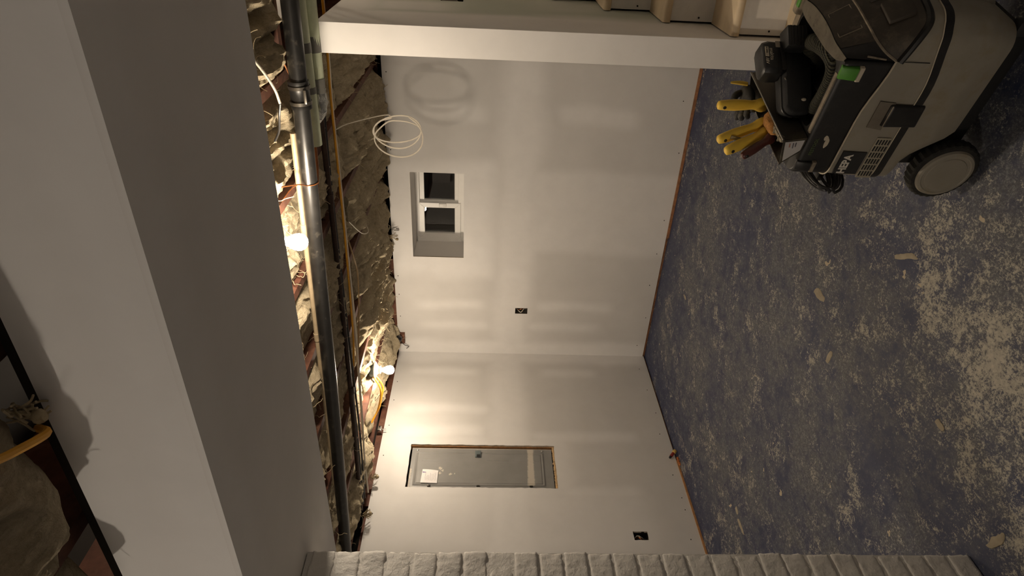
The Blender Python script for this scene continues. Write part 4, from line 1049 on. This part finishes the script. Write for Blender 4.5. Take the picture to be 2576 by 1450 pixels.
        MB().lathe([(0, .0085), (.050, .0085), (.056, .0085), (.058, .0065), (.066, .0065), (.069, .0085), (.077, .0065), (.0805, .000), (.080, -.01), (0, -.01)], c + VN * .001 * s, VN * s, 48).build('hub_cap', M_VGREY, o, angle=25)
    wheel(.018, 1); wheel(-.352, -1)
    for w in (-.055, -.29):
        cc = V(.425, w, .032)
        cs = MB().lathe([(0, -.014), (.027, -.014), (.031, -.009), (.031, .009), (.027, .014), (0, .014)], cc, VN * .8 + VL * .6, 24).build('castor', M_TYRE, t)
        MB().box(V(.415, w, .085), (.04, .034, .07), Matrix.Rotation(VTH, 3, 'Z')).build('castor_fork', M_VDARK, cs, bevel=.006)
    # power cord wound on the rear
    pts = []
    for k in range(0, 7 * 24 + 1):
        a = 2*math.pi*k/24; q = k / 24; ca, sa = math.cos(a), math.sin(a)
        ca = math.copysign(abs(ca) ** .6, ca)
        pts.append(V(-.062 - .0065 * (q % 3) - .012 * abs(ca), -.155 + (.168 + .004 * math.sin(q * 2.3)) * ca, .432 - .004 * q + (.022 + .0085 * (q % 6)) * sa))
    MB().tube(pts, .0048, 7).build('power_cord', M_BLKC, t)
    for w in (-.05, -.26): MB().hexa([V(-.09, w - .012, .415), V(-.035, w - .012, .415), V(-.035, w + .012, .415), V(-.09, w + .012, .415)], [V(-.09, w - .012, .435), V(-.035, w - .012, .435), V(-.035, w + .012, .435), V(-.09, w + .012, .435)]).build('cord_hook', M_VBLACK, t, bevel=.004)
extractor()

def hose():
    m = NT('woven_hose_sleeve')
    wv = m.new('ShaderNodeTexWave', wave_type='BANDS', bands_direction='DIAGONAL'); wv.inputs['Scale'].default_value = 75; wv.inputs['Distortion'].default_value = .4
    m.l.new(m.tc.outputs['Object'], wv.inputs['Vector'])
    m.col(m.ramp(wv.outputs[1], [(.35, lin('#14140e')), (.75, lin('#413f2d'))])); m.set(Roughness=.8); m.bump(wv.outputs[1], .8, .004)
    P = [(.118, -.20, .50), (.116, -.14, .505), (.125, -.095, .512), (.16, -.070, .518), (.21, -.052, .524), (.26, -.045, .53), (.292, -.060, .535), (.304, -.095, .542), (.30, -.14, .548), (.285, -.185, .545), (.26, -.22, .535), (.22, -.235, .515), (.17, -.25, .50), (.13, -.26, .49)]
    pts = spline([V(*p) for p in P], 10)
    o = MB().tube(pts, [.0235 + .0008 * (i % 2) for i in range(len(pts))], 18).build('vacuum_hose', m.m)
    tag(o, 'dark olive woven vacuum hose coiled in the extractor lid', 'hose')
    P = [(.128, -.15, .488), (.15, -.12, .490), (.19, -.105, .492), (.23, -.10, .493), (.26, -.12, .495)]
    return o
hose()

def pouch():
    c = V(.160, -.170, .562); ux = (VL * -.55 + VN * .83).normalized(); uz = Vector((0, 0, 1)); uy = uz.cross(ux)   # uy points away from or to the camera
    if uy.dot(CAM - c) < 0: uy = -uy
    t = thing('tool_case', c - Vector((0, 0, .045)), 'black rounded tool case lying on the hose with a white speck', 'case')
    tilt = -.30
    def Q(a, b, d): return c + ux * a + uz * (b + tilt * a * -.0) + uy * d
    def rr(hx, hz, r, d, n=6):
        P = []
        for (sx_, sz_, a0) in ((1, 1, 0), (-1, 1, 90), (-1, -1, 180), (1, -1, 270)):
            for k in range(n + 1):
                a = math.radians(a0 + 90 * k / n); P.append(Q(sx_ * (hx - r) + r * math.cos(a), sz_ * (hz - r) + r * math.sin(a), d))
        return P
    MB().loft([rr(.094, .036, .024, -.036), rr(.102, .042, .027, -.028), rr(.105, .044, .028, 0), rr(.102, .042, .027, .022), rr(.094, .035, .022, .031)]).build('case_body', M_BLACKSOFT, t, angle=50)
    P = rr(.1055, .0445, .028, .012); MB().tube(P + [P[0]], .0032, 6).build('zip_seam', M_BLACK, t)
    MB().ball(Q(.060, -.012, .031), (.005, .005, .0075), 8).build('white_speck', M_LIGHTP, t)
    MB().lathe([(0, .002), (.006, .002), (.007, 0)], Q(-.004, .034, .028), uy, 8).build('zip_pull', M_STEEL, t)
    # ridged case behind
    c2 = V(.262, -.238, .580)
    t2 = thing('ridged_case', c2 - Vector((0, 0, .03)), 'black ridged plastic block behind the rounded tool case', 'case')
    B = Matrix(((ux.x, uy.x, 0), (ux.y, uy.y, 0), (0, 0, 1)))
    MB().box(c2, (.062, .052, .060), B).build('body', M_BLACK, t2, bevel=.003)
    for k in range(5): MB().box(c2 + uy * .0265 + Vector((0, 0, -.022 + k * .011)), (.058, .004, .005), B).build('rib', M_BLACK, t2, smooth=False)
    # cordless battery
    c3 = V(.196, -.226, .634) ; ux2 = (VL * -.42 + VN * .9).normalized(); uy2 = uz.cross(ux2)
    if uy2.dot(CAM - c3) < 0: uy2 = -uy2
    t3 = thing('tool_battery', c3 - Vector((0, 0, .03)), 'black cordless tool battery with white lettering beside the yellow handles', 'battery')
    B = Matrix(((ux2.x, uy2.x, 0), (ux2.y, uy2.y, 0), (0, 0, 1)))
    def S(hx, hy, z): return [c3 + B @ Vector((x, y, z)) for x, y in ((-hx, -hy + .012), (-hx + .012, -hy), (hx - .012, -hy), (hx, -hy + .012), (hx, hy - .012), (hx - .012, hy), (-hx + .012, hy), (-hx, hy - .012))]
    MB().loft([S(.048, .030, -.030), S(.053, .035, -.022), S(.054, .036, .010), S(.050, .032, .026), S(.042, .026, .031)]).build('battery_case', M_BLACK, t3, bevel=.0015)
    MB().box(c3 + B @ Vector((0, .033, -.026)), (.09, .008, .012), B).build('contact_rail', M_GREYBOX, t3, smooth=False)
    # the battery lies upside down, so its lettering does too
    xd = ux2 if ux2.dot(r2) < 0 else -ux2
    o = c3 + uy2 * .0362
    text('lettering', 'makita', .016, o - xd * .022 + Vector((0, 0, .012)), xd, -uz, M_LIGHTP, t3, .0004, sx=.95)
    MB().box(o - xd * .010 + Vector((0, 0, .0205)), (.032, .0012, .010), B).build('capacity_label', M_LIGHTP, t3, smooth=False)
    text('lettering', '4.0Ah', .0085, o + uy2 * .0008 - xd * .0245 + Vector((0, 0, .0235)), xd, -uz, M_BLACK, t3, .0003)
    text('lettering', '18V', .013, o + xd * .009 + Vector((0, 0, .0255)), xd, -uz, M_LIGHTP, t3, .0004, shear=.2)
    MB().box(c3 + B @ Vector((.036 if ux2.dot(r2) > 0 else -.036, .036, -.014)), (.02, .0015, .014), B).build('charge_label', simple('tan_label', '#8d8373', .6), t3, smooth=False)
pouch()

def pan_and_tools():
    # mud pan lying across the lid
    w0, w1 = .014, -.345
    A, Bq, Cq, Dq = (.092, .621), (.010, .602), (.060, .5555), (.104, .5555)
    t = thing('mud_pan', V(.07, -.165, .5555), 'dark steel mud pan holding the taping knives on the extractor', 'pan')
    e = .0012
    def q4(w, s=0):
        return [V(A[0], w, A[1]), V(Bq[0], w, Bq[1]), V(Cq[0], w, Cq[1]), V(Dq[0], w, Dq[1])]
    M_PAN = simple('dull_dark_steel', '#54504a', .38, .85, var=.15, scale=8, dirt='#8a8069', dirt_amt=.2)
    m = MB()
    def wall(p, q, off):
        a_, b_ = V(p[0], w0, p[1]), V(q[0], w0, q[1]); c_, d_ = V(q[0], w1, q[1]), V(p[0], w1, p[1])
        o = VL * off[0] + Vector((0, 0, off[1])); m.hexa([a_, b_, c_, d_], [a_ + o, b_ + o, c_ + o, d_ + o])
    m1 = m; wall(A, Dq, (-.0016, 0)); m1.build('near_side', M_PAN, t, smooth=False)
    m = MB(); wall(Bq, Cq, (.0012, .001)); m.build('far_side', M_PAN, t, smooth=False)
    m = MB(); wall(Cq, Dq, (0, .0016)); m.build('pan_bottom', M_PAN, t, smooth=False)
    for w, s in ((w0, -1), (w1, 1)):
        f = q4(w); g = [p + VN * .0016 * s for p in f]; ep = MB().hexa(f, g).build('end_plate', M_PAN, t, smooth=False)
        if s < 0:
            cx = sum(f, Vector()) / 4; k = [cx + (p - cx) * .80 + VN * .0008 for p in f]; k2 = [p + VN * .0008 for p in k]
            lab = MB().hexa(k, k2).build('price_label', simple('grubby_white_label', '#b9b6b4', .6, var=.05), ep, smooth=False)
            ux = (f[1] - f[0]).normalized()
            mm = MB()
            for z_, l_, mat in ((.55, .35, '#8c5a48'), (.36, .55, '#5d5a62'), (.22, .5, '#5d5a62')):
                p = k2[0].lerp(k2[3], 1 - z_ - .2); pq = k2[1].lerp(k2[2], 1 - z_ - .2); a_ = p.lerp(pq, .1) + VN * .0004; b_ = p.lerp(pq, .1 + l_ * .6) + VN * .0004
                MB().tube([a_, b_], .0016, 4).build('print_line', simple('print_' + mat[1:] + str(z_), mat, .7), t)
    MB().tube([V(A[0], w0, A[1]), V(A[0], w1, A[1])], .0032, 8).build('rolled_rim', M_STEEL, t)
    MB().tube([V(Bq[0], w0, Bq[1]), V(Bq[0], w1, Bq[1])], .0032, 8).build('rolled_rim', M_STEEL, t)
    M_YH = simple('yellow_handle_plastic', '#e8c146', .45, var=.08, scale=12, dirt='#cbbd98', dirt_amt=.12, dirt_scale=40)
    def knife(base, top, label, mat=M_YH, r=.0165, face=VN, blade=True, name='taping_knife', group='yellow handled taping knives', bladew=.10):
        base, top = Vector(base), Vector(top); ax = (top - base); L = ax.length; ax.normalize()
        t = thing(name, base, label, 'tool', group)
        sd = ax.cross(face).normalized(); fc = sd.cross(ax).normalized()
        rings = []
        for s, a, b in ((0, .5, .6), (.02, 1.35, .75), (.10, 1.5, .95), (.17, 1.35, 1.0), (.25, .95, .92), (.32, .85, .88), (.45, .98, .95), (.65, 1.1, 1.0), (.82, 1.02, .95), (.93, .92, .85), (.98, .8, .72), (1.0, .45, .4)):
            rings.append([base + ax * (L * s) + sd * math.cos(x) * r * a + fc * math.sin(x) * r * b for x in [2*math.pi*k/16 for k in range(16)]])
        h = MB().loft(rings).build('handle', mat, t, angle=60)
        p = base + ax * L * .88 + fc * r * .86; MB().lathe([(0, .0012), (.0052, .0012), (.0056, -.002)], p, fc, 12).build('hang_hole', M_GREYBOX, h)
        if blade:
            b0 = base - ax * .002; q = [b0 + sd * .011, b0 - sd * .011, b0 - ax * .030 - sd * bladew / 2, b0 - ax * .030 + sd * bladew / 2]
            MB().hexa([p_ - fc * .0008 for p_ in q], [p_ + fc * .0008 for p_ in q]).build('blade', M_STEEL, t, smooth=False)
        return t
    knife(V(.060, -.215, .592), V(.058, -.205, .752), 'yellow taping knife handle standing upright in the mud pan', face=VN, bladew=.05)
    k2 = knife(V(.038, -.150, .606), V(-.002, -.108, .756), 'yellow taping knife handle leaning left with a grey sticker', face=VN, bladew=.04)
    s = V(.012, -.116, .705)
    MB().box(s + VN * .0145, (.011, .003, .034), Matrix.Rotation(VTH, 3, 'Z') @ Matrix.Rotation(.2, 3, 'Y')).build('sticker', simple('grey_sticker', '#8f8468', .6), k2, smooth=False)
    knife(V(.030, -.120, .600), V(-.014, -.068, .738), 'lower yellow taping knife handle leaning left beneath another', face=VN, bladew=.04)
    knife(V(.040, -.080, .603), V(-.018, -.050, .690), 'brown wooden knife handle leaning out of the mud pan', mat=simple('red_brown_wood', '#4a221a', .35, var=.25, scale=20, dirt='#7d6a55', dirt_amt=.1), r=.0135, name='putty_knife', group=None, bladew=.04)
    # sponge and sanding block
    o = MB(); c = V(.066, -.11, .612); o.ball((0, 0, 0), (.024, .050, .020), 20, .25, 3)
    o.v = [tuple(c + VL * v[0] + VN * v[1] + Vector((0, 0, v[2]))) for v in (Vector(v) + .003 * Vector((noise.noise(Vector(v) * 130), noise.noise(Vector(v) * 130 + Vector((3, 0, 0))), noise.noise(Vector(v) * 130 + Vector((7, 0, 0))))) for v in o.v)]
    tag(o.build('sponge', simple('tan_sponge', '#b07c42', .95, var=.3, scale=70, bump=.8)), 'worn tan sponge in the mud pan behind the knife handles', 'sponge')
    t = thing('sanding_block', V(.07, -.06, .59), 'dusty pale sanding block along the rim of the mud pan', 'tool')
    a_, b_ = V(.070, -.135, .606), V(.082, .004, .612); d = (b_ - a_); L = d.length; d.normalize(); up = Vector((0, 0, 1)); sd = d.cross(up).normalized(); up = sd.cross(d)
    B = Matrix((d, sd, up)).transposed()
    M_DB = simple('dusty_pale_block', '#8e8470', .9, var=.25, scale=50, bump=.4)
    mid = (a_ + b_) / 2
    MB().box(mid, (L, .010, .022), B).build('block_body', M_DB, t, bevel=.002); MB().box(mid + sd * -.009 + up * .002, (L * .96, .006, .016), B).build('abrasive_pad', M_DUSTRIM, t, bevel=.001)
    for s in (-.3, .05, .36): MB().box(mid + d * L * s + up * .010, (.004, .022, .006), B).build('clamp_ridge', M_DB, t, smooth=False)
    # work glove: black palm and fingers with yellow cuff
    g = thing('work_glove', V(.06, -.25, .61), 'black and yellow work glove tucked behind the knife handles', 'glove')
    M_GL = simple('black_glove_rubber', (.018, .017, .016), .65, var=.4, scale=50, dirt='#6f6a5d', dirt_amt=.3, dirt_scale=30)
    M_GY = simple('yellow_glove_knit', '#c9a83f', .85, bump=.3)
    pm = MB(); pm.ball((0, 0, 0), (.030, .048, .020), 16, .2, 2)
    pm.v = [tuple(V(.044, -.285, .632) + VL * v[0] + VN * v[1] + Vector((0, 0, v[2]))) for v in pm.v]
    pm.build('palm', M_GL, g)
    for k, (P, rr_) in enumerate((([(.05, -.25, .635), (.035, -.238, .652), (.012, -.232, .660), (-.004, -.236, .655)], .0095), ([(.058, -.240, .632), (.045, -.225, .648), (.022, -.216, .655), (.006, -.218, .648)], .0098), ([(.066, -.232, .628), (.056, -.212, .640), (.036, -.202, .645), (.022, -.204, .637)], .0095), ([(.070, -.225, .622), (.064, -.205, .630), (.050, -.192, .634)], .0085), ([(.062, -.285, .645), (.056, -.275, .668), (.046, -.262, .676)], .0105))):
        pts = spline([V(p[0] - .017, p[1] - .022, p[2] - .003) for p in P], 5); MB().tube(pts, [rr_ * (.75 + .35 * math.sin(math.pi * (i + 2) / (len(pts) + 4))) for i in range(len(pts))], 10).build('finger', M_GL, g)
    pts = spline([V(*p) for p in ((.078, -.300, .640), (.078, -.305, .665), (.074, -.312, .690))], 5)
    MB().tube(pts, [.012, .0122, .0125, .013, .0125, .012, .011, .010, .009, .008, .006], 10, flat=.5).build('cuff', M_GY, g)
pan_and_tools()

# ------------------------------------------------------------------ dried mud on the floor
def splat(P, c, label, mat):
    c = Vector(c); r = random.Random(hash(label) % 999 if False else int(c.x * 1000)); n = len(P)
    pts = spline([c + Vector((a, b, 0)) for a, b in P + P[:1]], 5)[:-1]
    pts = [p + Vector((.004 * fbm(p * 60, 3), .004 * fbm(p * 60 + Vector((9, 0, 0)), 3), 0)) for p in pts]
    ce_ = sum(pts, Vector()) / len(pts)
    m = MB(); m.loft([[p + Vector((0, 0, .0004)) for p in pts], [ce_ + (p - ce_) * .93 + Vector((0, 0, .0022)) for p in pts], [ce_ + (p - ce_) * .5 + Vector((0, 0, .003)) for p in pts]])
    tag(m.build('mud_splat', mat), label, 'dried mud', 'dried mud on the floor')
M_SPL = simple('dried_joint_compound', '#a09683', .9, var=.12, scale=40, bump=.3)
splat([(-.05, -.01), (-.01, -.014), (.04, -.010), (.06, .004), (.02, .012), (-.03, .012)], (2.205, .575, 0), 'long pale mud splat near the panel wall, closest to the brick pillar', M_SPL)
splat([(-.02, -.012), (.02, -.014), (.025, .006), (-.012, .014)], (2.12, .60, 0), 'short round mud splat beside the long one near the panel wall', M_SPL)
splat([(-.012, -.03), (.006, -.02), (.022, .03), (.006, .05), (-.010, .012)], (3.345, 2.02, 0), 'streaky pale mud splat just past the foot of the brick pillar', M_SPL)
splat([(-.07, -.008), (-.03, .012), (.0, .034), (.03, .045), (.032, .056), (-.01, .048), (-.045, .026), (-.075, .004)], (2.577, 2.47, 0), 'curved mud smear on the floor left of the dust extractor', M_SPL)
splat([(-.02, -.008), (.018, -.012), (.024, .006), (-.01, .010)], (3.0, 2.14, 0), 'small tan mud spot on the floor close to the camera', M_SPL)
splat([(-.045, -.014), (.0, -.02), (.05, -.008), (.045, .014), (-.02, .018)], (2.15, 2.078, 0), 'broad mud patch on the floor mid room', M_SPL)
splat([(-.012, -.03), (.012, -.02), (.014, .03), (-.008, .028)], (2.372, 1.903, 0), 'narrow mud streak on the floor mid room, farther from the extractor', M_SPL)
splat([(-.035, -.006), (.02, -.010), (.04, .004), (-.01, .010)], (.62, 1.05, 0), 'small mud mark on the floor near the far corner', M_SPL)
